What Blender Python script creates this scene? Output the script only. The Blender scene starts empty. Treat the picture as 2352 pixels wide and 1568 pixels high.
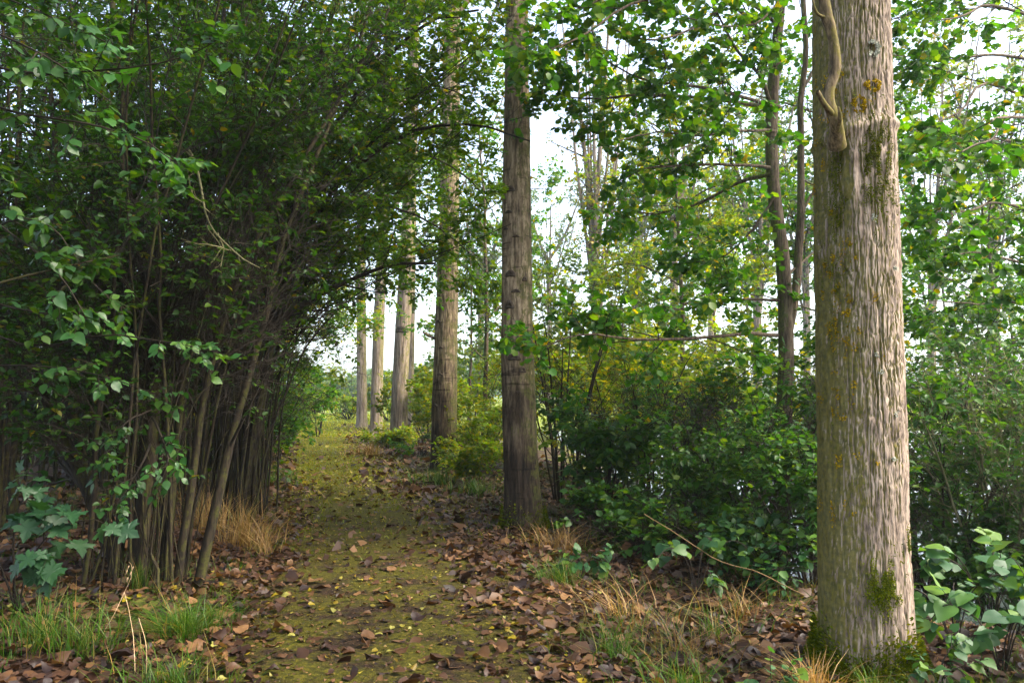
import bpy, math
import numpy as np

# ------------------------------------------------------------------ camera, sky, sun, exposure
scene = bpy.context.scene
COL = scene.collection
F_PX, CX, CY = 1830.0, 1176.0, 784.0        # photograph measured on a 2352 x 1568 sheet
PITCH = math.radians(3.8)
CAM_Z = 1.5

cam_data = bpy.data.cameras.new("camera")
cam_data.sensor_width = 36.0
cam_data.lens = 28.0
cam_data.clip_start = 0.05
cam_data.clip_end = 2000.0
cam = bpy.data.objects.new("camera", cam_data)
cam.location = (0, 0, CAM_Z)
cam.rotation_euler = (math.radians(90) + PITCH, 0, 0)
COL.objects.link(cam)
scene.camera = cam

SUN_AZ, SUN_EL = math.radians(98), math.radians(48)   # clockwise from +Y (view direction)
world = bpy.data.worlds.new("World")
scene.world = world
world.use_nodes = True
wt = world.node_tree
bg = wt.nodes["Background"]
sky = wt.nodes.new("ShaderNodeTexSky")
sky.sky_type = 'NISHITA'
sky.sun_disc = False
sky.sun_elevation = SUN_EL
sky.sun_rotation = SUN_AZ
sky.air_density = 1.0
sky.dust_density = 3.5
sky.ozone_density = 1.0
# thin overcast: the blue is washed out towards its own grey
bw = wt.nodes.new("ShaderNodeRGBToBW")
mixc = wt.nodes.new("ShaderNodeMix"); mixc.data_type = 'RGBA'
mixc.inputs[0].default_value = 0.34
wt.links.new(sky.outputs[0], bw.inputs[0])
wt.links.new(sky.outputs[0], mixc.inputs[6])
wt.links.new(bw.outputs[0], mixc.inputs[7])
wt.links.new(mixc.outputs[2], bg.inputs[0])
bg.inputs[1].default_value = 0.15

sun_data = bpy.data.lights.new("sun", 'SUN')
sun_data.energy = 1.5
sun_data.angle = math.radians(24)
sun_data.color = (1.0, 0.89, 0.72)
sun = bpy.data.objects.new("sun", sun_data)
sd = np.array([math.sin(SUN_AZ) * math.cos(SUN_EL), math.cos(SUN_AZ) * math.cos(SUN_EL), math.sin(SUN_EL)])
from mathutils import Vector
sun.rotation_euler = Vector(sd).to_track_quat('Z', 'Y').to_euler()
COL.objects.link(sun)

vs = scene.view_settings
vs.view_transform = 'Standard'
vs.look = 'None'
vs.exposure = 2.5
vs.gamma = 1.0
scene.cycles.max_bounces = 8
scene.cycles.diffuse_bounces = 4
scene.cycles.transmission_bounces = 6
scene.cycles.glossy_bounces = 2
scene.cycles.volume_bounces = 1
scene.cycles.use_denoising = True
scene.cycles.sample_clamp_indirect = 6.0

# ------------------------------------------------------------------ helpers
rng = np.random.default_rng(11)
UP = np.array([0.0, 0.0, 1.0])
TRIS = [0]

def P(px, py, D):
    """a point seen at (px, py) of the photograph sheet, D metres ahead of the camera"""
    a = (px - CX) / F_PX
    b = -(py - CY) / F_PX
    y = math.cos(PITCH) - b * math.sin(PITCH)
    z = math.sin(PITCH) + b * math.cos(PITCH)
    s = D / y
    return np.array([a * s, D, CAM_Z + z * s])

def nrm(v):
    return v / np.maximum(np.linalg.norm(v, axis=-1, keepdims=True), 1e-9)

def smooth01(a, b, x):
    t = np.clip((x - a) / (b - a), 0, 1)
    return t * t * (3 - 2 * t)

def _hash(i, j, seed):
    h = (i.astype(np.int64) * 374761393 + j.astype(np.int64) * 668265263 + seed * 2147483647 + 12345) & 0xFFFFFFFF
    h = ((h ^ (h >> 13)) * 1274126177) & 0xFFFFFFFF
    h = h ^ (h >> 16)
    return (h & 0xFFFFFF) / float(0xFFFFFF)

def vnoise(u, v, seed=0, pu=None):
    """value noise 0..1 with optional period pu in u"""
    i0 = np.floor(u).astype(np.int64); j0 = np.floor(v).astype(np.int64)
    fu = u - i0; fv = v - j0
    fu = fu * fu * (3 - 2 * fu); fv = fv * fv * (3 - 2 * fv)
    i1 = i0 + 1; j1 = j0 + 1
    if pu:
        i0 = i0 % pu; i1 = i1 % pu
    a = _hash(i0, j0, seed); b = _hash(i1, j0, seed); c = _hash(i0, j1, seed); d = _hash(i1, j1, seed)
    return (a * (1 - fu) + b * fu) * (1 - fv) + (c * (1 - fu) + d * fu) * fv

def clumpy(lo=.34, hi=.56, top=.95, f=1.15, seed=51):
    """foliage kept in clumps with gaps between"""
    def k(p):
        n = .6 * vnoise(p[:, 0] * f + p[:, 1] * .6 * f + 20, p[:, 2] * f * 1.2 + 20, seed) + .4 * vnoise(p[:, 0] * f * 2.3 + 9, p[:, 1] * f * 2.3 + p[:, 2] * f * 2 + 70, seed + 1)
        return top * smooth01(lo, hi, n)
    return k

def mesh(name, V, quads=None, tris=None, mat=None, tint=None, smooth=False):
    me = bpy.data.meshes.new(name)
    V = np.asarray(V, dtype=np.float32).reshape(-1, 3)
    me.vertices.add(len(V))
    me.vertices.foreach_set("co", V.ravel())
    parts, starts, pos = [], [], 0
    if quads is not None and len(quads):
        q = np.asarray(quads, dtype=np.int32)
        parts.append(q.ravel()); starts.append(pos + 4 * np.arange(len(q))); pos += 4 * len(q); TRIS[0] += 2 * len(q)
    if tris is not None and len(tris):
        t = np.asarray(tris, dtype=np.int32)
        parts.append(t.ravel()); starts.append(pos + 3 * np.arange(len(t))); pos += 3 * len(t); TRIS[0] += len(t)
    idx = np.concatenate(parts).astype(np.int32); st = np.concatenate(starts).astype(np.int32)
    me.loops.add(len(idx)); me.loops.foreach_set("vertex_index", idx)
    me.polygons.add(len(st)); me.polygons.foreach_set("loop_start", st)
    if smooth:
        me.polygons.foreach_set("use_smooth", np.ones(len(st), dtype=bool))
    if tint is not None:
        a = me.attributes.new("tint", 'FLOAT', 'POINT')
        a.data.foreach_set("value", np.asarray(tint, dtype=np.float32).ravel())
    me.update(calc_edges=True)
    if mat:
        me.materials.append(mat)
    return me

def obj(name, me, parent=None, loc=(0, 0, 0), kind=None, label=None, cat=None, group=None):
    o = bpy.data.objects.new(name, me)
    COL.objects.link(o)
    o.location = loc
    if parent is not None:
        o.parent = parent
    if kind: o["kind"] = kind
    if label: o["label"] = label
    if cat: o["category"] = cat
    if group: o["group"] = group
    return o

def thing(name, label, cat, loc, group=None):
    o = obj(name, None, None, tuple(float(c) for c in loc), None, label, cat, group)
    o.empty_display_size = 0.2
    return o

def polyl(start, d, length, k, bend=(0, 0, 0), wob=0.1, r=None):
    r = r or rng
    N = len(start)
    out = np.empty((N, k, 3)); out[:, 0] = start
    d = nrm(np.array(d, dtype=float)); step = (np.asarray(length) / (k - 1)).reshape(-1, 1)
    bend = np.asarray(bend, dtype=float)
    for i in range(1, k):
        d = nrm(d + bend / (k - 1) + r.normal(0, wob, (N, 3)))
        out[:, i] = out[:, i - 1] + d * step
    return out

def kids(PP, RR, n, t0, t1, ang, length, k, bend=(0, 0, 0), wob=0.12, rr=0.5, tipr=0.3, upb=0.0, taper_len=True, flat=0.0):
    """n children on every parent polyline; returns (P, R)"""
    N, kk, _ = PP.shape
    tot = int(N * n)
    pi = rng.integers(0, N, tot) if n != int(n) else np.repeat(np.arange(N), int(n))
    tot = len(pi)
    t = rng.uniform(t0, t1, tot) * (kk - 1)
    i = np.clip(t.astype(int), 0, kk - 2); f = (t - i).reshape(-1, 1)
    a, b = PP[pi, i], PP[pi, i + 1]
    pos = a * (1 - f) + b * f
    tan = nrm(b - a)
    rad = RR[pi, i] * (1 - f[:, 0]) + RR[pi, i + 1] * f[:, 0]
    perp = rng.normal(0, 1, (tot, 3)); perp[:, 2] *= (1 - flat)
    perp = nrm(perp - tan * np.sum(perp * tan, axis=1, keepdims=True))
    an = np.radians(rng.uniform(ang[0], ang[1], tot)).reshape(-1, 1)
    d = nrm(np.cos(an) * tan + np.sin(an) * perp + UP * upb)
    L = rng.uniform(length[0], length[1], tot)
    if taper_len:
        L = L * (1.15 - 0.6 * t / (kk - 1))
    C = polyl(pos, d, L, k, bend, wob)
    r0 = np.minimum(rad * rr, rad * 0.9)
    R = r0.reshape(-1, 1) * np.linspace(1, tipr, k).reshape(1, -1)
    return C, R

def tubes(PP, RR, sides, off=0):
    PP = np.asarray(PP, dtype=float); RR = np.asarray(RR, dtype=float)
    N, k, _ = PP.shape
    T = nrm(np.gradient(PP, axis=1))
    ov = np.abs(PP[:, -1] - PP[:, 0])
    ref = np.eye(3)[np.argmin(ov, axis=1)][:, None, :].repeat(k, 1)
    S = nrm(np.cross(T, ref)); U = np.cross(S, T)
    a = np.linspace(0, 2 * np.pi, sides, endpoint=False)
    ring = S[:, :, None, :] * np.cos(a)[None, None, :, None] + U[:, :, None, :] * np.sin(a)[None, None, :, None]
    V = (PP[:, :, None, :] + ring * RR[:, :, None, None]).reshape(-1, 3)
    n = np.arange(N).reshape(-1, 1, 1) * k * sides
    i = np.arange(k - 1).reshape(1, -1, 1) * sides
    j = np.arange(sides).reshape(1, 1, -1); j2 = (j + 1) % sides
    Q = np.stack([n + i + j, n + i + j2, n + i + sides + j2, n + i + sides + j], axis=-1).reshape(-1, 4) + off
    return V, Q

def tube_mesh(name, groups, mat, smooth=True):
    Vs, Qs, off = [], [], 0
    for PP, RR, s in groups:
        if len(PP) == 0: continue
        V, Q = tubes(PP, RR, s, off); Vs.append(V); Qs.append(Q); off += len(V)
    return mesh(name, np.concatenate(Vs), np.concatenate(Qs), None, mat, None, smooth)

def spline(pts, k):
    """Catmull-Rom through control points, k samples"""
    p = np.asarray(pts, dtype=float)
    if len(p) == 2:
        return p[0] + (p[1] - p[0]) * np.linspace(0, 1, k)[:, None]
    q = np.vstack([2 * p[0] - p[1], p, 2 * p[-1] - p[-2]])
    t = np.linspace(0, len(p) - 1 - 1e-6, k); i = t.astype(int); f = (t - i)[:, None]
    a, b, c, d = q[i], q[i + 1], q[i + 2], q[i + 3]
    return 0.5 * (2 * b + (c - a) * f + (2 * a - 5 * b + 4 * c - d) * f ** 2 + (3 * b - a - 3 * c + d) * f ** 3)

# leaf templates: x along the leaf, y across, z out of it; two folded quads
LEAF_V = np.array([[0, 0, 0], [.28, .5, .10], [.68, .40, .06], [1, 0, -.12], [.68, -.40, .06], [.28, -.5, .10]])
LEAF_Q = np.array([[0, 3, 2, 1], [0, 5, 4, 3]])
ROUND_V = np.array([[0, 0, 0], [.18, .46, .08], [.72, .5, .05], [1, 0, -.08], [.72, -.5, .05], [.18, -.46, .08]])
CRUMP_V = np.array([[.5, 0, 0], [0, 0, .02], [.10, .36, .10], [.38, .50, .16], [.72, .36, .10], [1, .02, -.10], [.70, -.38, .12], [.34, -.46, .16], [.08, -.30, .08]])
CRUMP_T = np.array([[0, i, i % 8 + 1] for i in range(1, 9)])
FAR_V = np.array([[0, 0, 0], [.5, .5, .05], [1, 0, 0], [.5, -.5, .05]])
FAR_Q = np.array([[0, 1, 2, 3]])

def leaf_arrays(pos, d, n, size, wr, temp=LEAF_V, tq=LEAF_Q, curl=None):
    d = nrm(d); n = nrm(n - d * np.sum(n * d, axis=1, keepdims=True)); s = np.cross(n, d)
    N, m = len(pos), len(temp)
    z = temp[None, :, 2] * np.ones((N, 1))
    if curl is not None:
        z = z * curl[:, None]
    V = pos[:, None, :] + size[:, None, None] * (temp[None, :, 0, None] * d[:, None, :] + temp[None, :, 1, None] * wr * s[:, None, :] + z[:, :, None] * n[:, None, :])
    Q = (np.arange(N).reshape(-1, 1, 1) * m + tq[None]).reshape(-1, tq.shape[1])
    return V.reshape(-1, 3), Q

def leaves_on(PP, m, size, t0=0.15, droop=0.25, tilt=0.5, sz_var=0.5):
    """m leaves alternately along each twig; returns pos, dir, normal, size"""
    N, k, _ = PP.shape
    t = (t0 + (1 - t0) * (np.arange(m)[None, :] + rng.uniform(0.1, 0.9, (N, m))) / m) * (k - 1)
    t = np.minimum(t, k - 1.001)
    i = t.astype(int); f = (t - i)[..., None]
    r = np.arange(N)[:, None]
    a, b = PP[r, i], PP[r, i + 1]
    pos = (a * (1 - f) + b * f).reshape(-1, 3)
    tan = nrm(b - a).reshape(-1, 3)
    sgn = np.tile(np.where(np.arange(m) % 2, 1.0, -1.0), N)[:, None]
    side = np.cross(tan, UP + rng.normal(0, 0.25, tan.shape)); side = nrm(side + rng.normal(0, 0.15, side.shape))
    d = nrm(0.55 * tan + 0.9 * sgn * side + rng.normal(0, 0.28, tan.shape) - UP * droop)
    n = nrm(UP + rng.normal(0, tilt, tan.shape))
    s = size * rng.uniform(1 - sz_var, 1 + sz_var, len(pos))
    return pos, d, n, s

def leaf_mesh(name, arr, wr, mat, temp=LEAF_V, tq=LEAF_Q, origin=(0, 0, 0), curl=None, jit=0.0):
    pos, d, n, s = arr
    V, Q = leaf_arrays(pos - np.asarray(origin), d, n, s, wr, temp, tq, curl)
    if jit:
        V = V + rng.normal(0, jit, V.shape) * np.repeat(s, len(temp))[:, None]
    if Q.shape[1] == 3:
        return mesh(name, V, None, Q, mat, np.repeat(rng.uniform(0, 1, len(pos)), len(temp)))
    tint = np.repeat(rng.uniform(0, 1, len(pos)), len(temp))
    return mesh(name, V, Q, None, mat, tint)

# ------------------------------------------------------------------ materials
def new_mat(name):
    m = bpy.data.materials.new(name); m.use_nodes = True
    nt = m.node_tree; nt.nodes.clear()
    out = nt.nodes.new("ShaderNodeOutputMaterial")
    return m, nt, out

def ramp(nt, fac, stops, interp='LINEAR'):
    r = nt.nodes.new("ShaderNodeValToRGB"); r.color_ramp.interpolation = interp
    el = r.color_ramp.elements
    while len(el) < len(stops): el.new(0.5)
    for e, (p, c) in zip(el, stops):
        e.position = p; e.color = (c[0], c[1], c[2], 1)
    nt.links.new(fac, r.inputs[0])
    return r.outputs[0]

def mat_leaf(name, stops, trans=0.35, tcol=1.0, rough=0.48, spec=0.26, veins=True):
    """stops: colours over the per-leaf tint; light passes through as in thin living leaves"""
    m, nt, out = new_mat(name)
    at = nt.nodes.new("ShaderNodeAttribute"); at.attribute_name = "tint"
    col = ramp(nt, at.outputs["Fac"], stops)
    geo = nt.nodes.new("ShaderNodeNewGeometry")
    nz = nt.nodes.new("ShaderNodeTexNoise"); nz.inputs["Scale"].default_value = 1.3; nz.inputs["Detail"].default_value = 2
    nt.links.new(geo.outputs["Position"], nz.inputs["Vector"])
    hsv = nt.nodes.new("ShaderNodeHueSaturation")
    mr = nt.nodes.new("ShaderNodeMapRange"); mr.inputs[1].default_value = 0.3; mr.inputs[2].default_value = 0.7
    mr.inputs[3].default_value = 0.65; mr.inputs[4].default_value = 1.25
    nt.links.new(nz.outputs[0], mr.inputs[0]); nt.links.new(mr.outputs[0], hsv.inputs["Value"])
    nt.links.new(col, hsv.inputs["Color"]); hsv.inputs["Saturation"].default_value = 1.12
    pb = nt.nodes.new("ShaderNodeBsdfPrincipled")
    pb.inputs["Roughness"].default_value = rough
    pb.inputs["Specular IOR Level"].default_value = spec
    nt.links.new(hsv.outputs[0], pb.inputs["Base Color"])
    if trans > 0:
        tr = nt.nodes.new("ShaderNodeBsdfTranslucent")
        mx = nt.nodes.new("ShaderNodeMix"); mx.data_type = 'RGBA'; mx.blend_type = 'MULTIPLY'
        mx.inputs[0].default_value = 1.0; mx.inputs[7].default_value = (2.5 * tcol, 2.2 * tcol, 0.55 * tcol, 1)
        nt.links.new(hsv.outputs[0], mx.inputs[6]); nt.links.new(mx.outputs[2], tr.inputs[0])
        ms = nt.nodes.new("ShaderNodeMixShader"); ms.inputs[0].default_value = trans
        nt.links.new(pb.outputs[0], ms.inputs[1]); nt.links.new(tr.outputs[0], ms.inputs[2])
        nt.links.new(ms.outputs[0], out.inputs[0])
    else:
        nt.links.new(pb.outputs[0], out.inputs[0])
    return m

def mat_bark(name, base, light, moss=None, moss_amt=0.4, scale=1.0, stretch=0.12, bump=0.6, moss_dir=(-1, 0, 0), blotch=.78, basal=None, mdir=.28):
    m, nt, out = new_mat(name)
    tc = nt.nodes.new("ShaderNodeTexCoord")
    mp = nt.nodes.new("ShaderNodeMapping"); mp.inputs["Scale"].default_value = (1, 1, stretch)
    nt.links.new(tc.outputs["Object"], mp.inputs[0])
    n1 = nt.nodes.new("ShaderNodeTexNoise"); n1.inputs["Scale"].default_value = 26 * scale; n1.inputs["Detail"].default_value = 6
    n1.inputs["Roughness"].default_value = 0.65
    nt.links.new(mp.outputs[0], n1.inputs["Vector"])
    n2 = nt.nodes.new("ShaderNodeTexNoise"); n2.inputs["Scale"].default_value = 2.2 * scale; n2.inputs["Detail"].default_value = 4
    nt.links.new(tc.outputs["Object"], n2.inputs["Vector"])
    c1 = ramp(nt, n1.outputs[0], [(0.36, [c * 0.40 for c in base]), (0.47, base), (0.62, light)])
    c2 = ramp(nt, n2.outputs[0], [(0.34, (blotch, blotch * .95, blotch * .9)), (0.58, (1.08, 1.05, 1.0))])
    mu = nt.nodes.new("ShaderNodeMix"); mu.data_type = 'RGBA'; mu.blend_type = 'MULTIPLY'; mu.inputs[0].default_value = 1
    nt.links.new(c1, mu.inputs[6]); nt.links.new(c2, mu.inputs[7])
    col = mu.outputs[2]
    if basal:
        # rough dark bark low on the stem gives way to smooth paler bark; short dark cross marks higher up
        sz_ = nt.nodes.new("ShaderNodeSeparateXYZ"); nt.links.new(tc.outputs["Object"], sz_.inputs[0])
        hb_ = nt.nodes.new("ShaderNodeMath"); hb_.operation = 'MULTIPLY_ADD'; hb_.inputs[1].default_value = 2.2
        nt.links.new(n2.outputs[0], hb_.inputs[0]); nt.links.new(sz_.outputs[2], hb_.inputs[2])
        mb_r = nt.nodes.new("ShaderNodeMapRange"); mb_r.inputs[1].default_value = basal[0] + 1.1; mb_r.inputs[2].default_value = basal[1] + 1.1
        nt.links.new(hb_.outputs[0], mb_r.inputs[0])
        bc_ = ramp(nt, mb_r.outputs[0], [(0, basal[2]), (1, basal[3])])
        m_b = nt.nodes.new("ShaderNodeMix"); m_b.data_type = 'RGBA'; m_b.blend_type = 'MULTIPLY'; m_b.inputs[0].default_value = 1
        nt.links.new(col, m_b.inputs[6]); nt.links.new(bc_, m_b.inputs[7])
        mp2 = nt.nodes.new("ShaderNodeMapping"); mp2.inputs["Scale"].default_value = (2.2, 2.2, 14); nt.links.new(tc.outputs["Object"], mp2.inputs[0])
        n5 = nt.nodes.new("ShaderNodeTexNoise"); n5.inputs["Scale"].default_value = 1.3; n5.inputs["Detail"].default_value = 3; nt.links.new(mp2.outputs[0], n5.inputs["Vector"])
        xm = ramp(nt, n5.outputs[0], [(.30, (.35, .33, .31)), (.40, (1, 1, 1))])
        m_c = nt.nodes.new("ShaderNodeMix"); m_c.data_type = 'RGBA'; m_c.blend_type = 'MULTIPLY'; m_c.inputs[0].default_value = 1
        nt.links.new(m_b.outputs[2], m_c.inputs[6]); nt.links.new(xm, m_c.inputs[7]); col = m_c.outputs[2]
    if moss:
        geo = nt.nodes.new("ShaderNodeNewGeometry")
        dt = nt.nodes.new("ShaderNodeVectorMath"); dt.operation = 'DOT_PRODUCT'; dt.inputs[1].default_value = moss_dir
        nt.links.new(geo.outputs["True Normal"], dt.inputs[0])
        n3 = nt.nodes.new("ShaderNodeTexNoise"); n3.inputs["Scale"].default_value = 9 * scale; n3.inputs["Detail"].default_value = 7; n3.inputs["Roughness"].default_value = 0.7
        nt.links.new(tc.outputs["Object"], n3.inputs["Vector"])
        ad = nt.nodes.new("ShaderNodeMath"); ad.operation = 'MULTIPLY_ADD'; ad.inputs[1].default_value = mdir
        nt.links.new(dt.outputs["Value"], ad.inputs[0]); nt.links.new(n3.outputs[0], ad.inputs[2])
        a2 = nt.nodes.new("ShaderNodeMath"); a2.operation = 'MULTIPLY_ADD'; a2.inputs[1].default_value = 0.5
        nt.links.new(n2.outputs[0], a2.inputs[0]); nt.links.new(ad.outputs[0], a2.inputs[2])
        mr = nt.nodes.new("ShaderNodeMapRange"); mr.inputs[1].default_value = 1.08 - moss_amt * 0.5; mr.inputs[2].default_value = 1.20 - moss_amt * 0.5
        nt.links.new(a2.outputs[0], mr.inputs[0])
        n4 = nt.nodes.new("ShaderNodeTexNoise"); n4.inputs["Scale"].default_value = 30 * scale; n4.inputs["Detail"].default_value = 3
        nt.links.new(tc.outputs["Object"], n4.inputs["Vector"])
        mc = ramp(nt, n4.outputs[0], [(0.35, moss[0]), (0.65, moss[1])])
        mi = nt.nodes.new("ShaderNodeMix"); mi.data_type = 'RGBA'
        m8 = nt.nodes.new("ShaderNodeMath"); m8.operation = 'MULTIPLY'; m8.inputs[1].default_value = 0.85
        nt.links.new(mr.outputs[0], m8.inputs[0])
        nt.links.new(m8.outputs[0], mi.inputs[0]); nt.links.new(col, mi.inputs[6]); nt.links.new(mc, mi.inputs[7])
        col = mi.outputs[2]
    pb = nt.nodes.new("ShaderNodeBsdfPrincipled"); pb.inputs["Roughness"].default_value = 0.9
    pb.inputs["Specular IOR Level"].default_value = 0.2
    nt.links.new(col, pb.inputs["Base Color"])
    bp = nt.nodes.new("ShaderNodeBump"); bp.inputs["Strength"].default_value = bump; bp.inputs["Distance"].default_value = 0.012
    nt.links.new(n1.outputs[0], bp.inputs["Height"]); nt.links.new(bp.outputs[0], pb.inputs["Normal"])
    nt.links.new(pb.outputs[0], out.inputs[0])
    return m

def mat_plain(name, stops, scale=20, rough=0.85, bump=0.3, spec=0.25, coord="Object"):
    m, nt, out = new_mat(name)
    tc = nt.nodes.new("ShaderNodeTexCoord")
    n1 = nt.nodes.new("ShaderNodeTexNoise"); n1.inputs["Scale"].default_value = scale; n1.inputs["Detail"].default_value = 5
    nt.links.new(tc.outputs[coord], n1.inputs["Vector"])
    c = ramp(nt, n1.outputs[0], stops)
    pb = nt.nodes.new("ShaderNodeBsdfPrincipled"); pb.inputs["Roughness"].default_value = rough
    pb.inputs["Specular IOR Level"].default_value = spec
    nt.links.new(c, pb.inputs["Base Color"])
    bp = nt.nodes.new("ShaderNodeBump"); bp.inputs["Strength"].default_value = bump; bp.inputs["Distance"].default_value = 0.01
    nt.links.new(n1.outputs[0], bp.inputs["Height"]); nt.links.new(bp.outputs[0], pb.inputs["Normal"])
    nt.links.new(pb.outputs[0], out.inputs[0])
    return m

M = {}
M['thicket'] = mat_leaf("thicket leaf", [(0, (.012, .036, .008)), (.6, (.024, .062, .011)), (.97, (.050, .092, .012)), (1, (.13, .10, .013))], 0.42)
M['canopy'] = mat_leaf("backlit canopy leaf", [(0, (.022, .060, .007)), (.6, (.046, .096, .009)), (.96, (.085, .125, .012)), (1, (.17, .13, .013))], 0.48)  # brighter copy of the thicket leaf; backlit glow put into its colour
M['hazelfront'] = mat_leaf("front leaf", [(0, (.020, .064, .016)), (.7, (.036, .092, .022)), (1, (.065, .125, .02))], 0.32, rough=0.45, spec=0.42)
M['alder'] = mat_leaf("alder leaf", [(0, (.024, .078, .012)), (.6, (.046, .118, .016)), (.96, (.10, .16, .02)), (1, (.22, .17, .02))], 0.46)
M['under'] = mat_leaf("undergrowth leaf", [(0, (.020, .060, .014)), (.7, (.038, .092, .018)), (1, (.080, .13, .018))], 0.42)
M['yellowgreen'] = mat_leaf("light green leaf", [(0, (.060, .115, .012)), (.6, (.105, .160, .014)), (1, (.20, .18, .018))], 0.50)
M['bramble'] = mat_leaf("bramble leaf", [(0, (.024, .070, .026)), (.6, (.042, .105, .032)), (1, (.11, .18, .03))], 0.32, rough=0.5, spec=0.32)
M['maple'] = mat_leaf("maple leaf", [(0, (.015, .044, .018)), (1, (.026, .066, .024))], 0.28, rough=0.5, spec=0.35)
M['poplar'] = mat_leaf("poplar leaf", [(0, (.06, .10, .025)), (.6, (.10, .13, .03)), (1, (.22, .15, .03))], 0.42)
M['fargreen'] = mat_leaf("far leaf", [(0, (.040, .085, .022)), (.6, (.070, .115, .025)), (1, (.13, .15, .03))], 0.38)
M['grass'] = mat_leaf("grass blade", [(0, (.022, .060, .009)), (.6, (.045, .098, .013)), (.9, (.10, .12, .03)), (1, (.20, .13, .05))], 0.28)
M['moss_grass_lit'] = mat_leaf("lit path grass", [(0, (.070, .105, .007)), (.6, (.125, .155, .009)), (1, (.22, .18, .016))], 0.38)  # far path cover, sunlight put into a brighter colour
M['meadow'] = mat_leaf('sunlit meadow grass', [(0, (.09, .13, .010)), (.6, (.16, .19, .016)), (1, (.27, .22, .04))], 0.35)  # clearing grass brightened in its colour to look sunlit
M['path_moss_shaded'] = mat_leaf('shaded moss shoots', [(0, (.024, .028, .002)), (.5, (.055, .056, .003)), (.85, (.105, .088, .007)), (1, (.15, .09, .02))], 0.2)  # near path cover, shade put into a darker colour
M['dry'] = mat_leaf("dry grass blade", [(0, (.10, .060, .026)), (.5, (.22, .135, .060)), (.85, (.34, .24, .12)), (1, (.10, .12, .025))], 0.2)
M['brownleaf'] = mat_leaf("brown fallen leaf", [(0, (.014, .008, .007)), (.4, (.040, .020, .012)), (.8, (.080, .042, .021)), (1, (.17, .098, .050))], 0.10, rough=0.55, spec=0.3)
M['yellowleaf'] = mat_leaf("yellow fallen leaf", [(0, (.10, .065, .018)), (.5, (.17, .13, .02)), (1, (.22, .21, .07))], 0.12, rough=0.5)
M['bark1'] = mat_bark("poplar bark near", (.195, .150, .115), (.335, .272, .215), ((.060, .062, .010), (.140, .118, .014)), 0.52, 1.3, 0.20, 0.9, mdir=.42)
M['bark2'] = mat_bark("poplar bark", (.070, .052, .034), (.155, .122, .082), ((.04, .045, .012), (.09, .085, .018)), 0.5, 0.9, 0.16, 0.9, (.8, 0, 0), .55, (0.9, 2.9, (.50, .46, .44), (2.4, 2.4, 2.35)))
M['bark3'] = mat_bark("pale poplar bark", (.165, .128, .098), (.285, .235, .19), ((.09, .085, .03), (.15, .13, .04)), 0.42, 0.6, 0.10, 0.6, (1, 0, 0))
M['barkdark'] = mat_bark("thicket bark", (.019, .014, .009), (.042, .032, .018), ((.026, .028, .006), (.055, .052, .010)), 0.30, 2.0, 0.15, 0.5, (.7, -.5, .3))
M['barkmid'] = mat_bark("alder bark", (.075, .055, .036), (.14, .11, .075), ((.045, .055, .015), (.09, .10, .02)), 0.5, 1.6, 0.15, 0.5)
M['twig'] = mat_plain("twig", [(.3, (.011, .008, .005)), (.7, (.030, .021, .012))], 14, 0.85, 0.1)
M['twigpale'] = mat_plain("lichened twig", [(.3, (.065, .062, .026)), (.7, (.15, .135, .062))], 30, 0.9, 0.2)
M['moss'] = mat_leaf("moss", [(0, (.035, .050, .005)), (.6, (.075, .100, .007)), (1, (.14, .14, .010))], 0.15, rough=0.9, spec=0.1)
M['lichen'] = mat_plain("orange lichen", [(.3, (.30, .17, .015)), (.7, (.48, .30, .03))], 60, 0.9, 0.5)
M['lichengrey'] = mat_plain("grey lichen", [(.3, (.38, .38, .30)), (.7, (.55, .55, .46))], 60, 0.9, 0.5)
M['lichen2'] = mat_leaf('orange lichen flakes', [(0, (.16, .105, .012)), (.6, (.27, .17, .018)), (1, (.36, .26, .05))], 0, rough=.95, spec=.1)
M['lichengrey2'] = mat_leaf('grey lichen flakes', [(0, (.26, .27, .20)), (1, (.42, .42, .34))], 0, rough=.95, spec=.1)
M['scar'] = mat_plain("branch scar", [(.3, (.035, .026, .018)), (.7, (.085, .062, .042))], 40, 0.95, 0.6)

# ------------------------------------------------------------------ terrain
_py = np.array([-60., -5, 0, 4.1, 9, 16, 26, 34, 60, 600]); _px = np.array([8., .9, .15, -.56, -1.5, -3.5, -6.1, -8.2, -13, -100])
_fy = np.linspace(-60, 120, 1801); _fx = np.interp(_fy, _py, _px)
_fx = np.convolve(np.pad(_fx, 20, mode='edge'), np.ones(41) / 41, mode='valid')
def path_x(y): return np.interp(y, _fy, _fx)
_ry = np.array([-60., 0, 4.6, 9.2, 16, 25, 36, 80]); _rx = np.array([20., 3.6, 2.0, .1, -1.35, -3.5, -6.9, -17])
def row_x(y): return np.interp(y, _ry, _rx)
def shore_x(y): return np.maximum(row_x(y) + 3.4, 3.2 - 0.02 * y)
WATER_Z = -0.75

def gz(x, y):
    x = np.asarray(x, dtype=float); y = np.asarray(y, dtype=float)
    u = x - path_x(y)
    z = 0.03 * (vnoise(x * .7 + 50, y * .7 + 50, 3) - .5) * smooth01(.6, 1.6, np.abs(u)) * 2
    z = z + 0.035 * (vnoise(x * 3.1 + 9, y * 3.1 + 77, 4) - .5) * smooth01(.3, 1.2, np.abs(u))
    z = z + 0.10 * smooth01(1.0, 2.6, -u) * (1 - smooth01(30, 45, y)) - 0.03 * smooth01(.8, 1.8, u)
    s = np.minimum(np.minimum(x - shore_x(y), 46 - x), np.minimum(y + 6, 62 - y))
    s = s + 1.2 * (vnoise(x * .45, y * .45, 5) - .5)
    z = z - 1.6 * smooth01(-2.2, 1.2, s)
    z = z + 0.35 * smooth01(45, 120, y) * (vnoise(x * .03 + 4, y * .03 + 4, 6))
    return z

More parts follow.
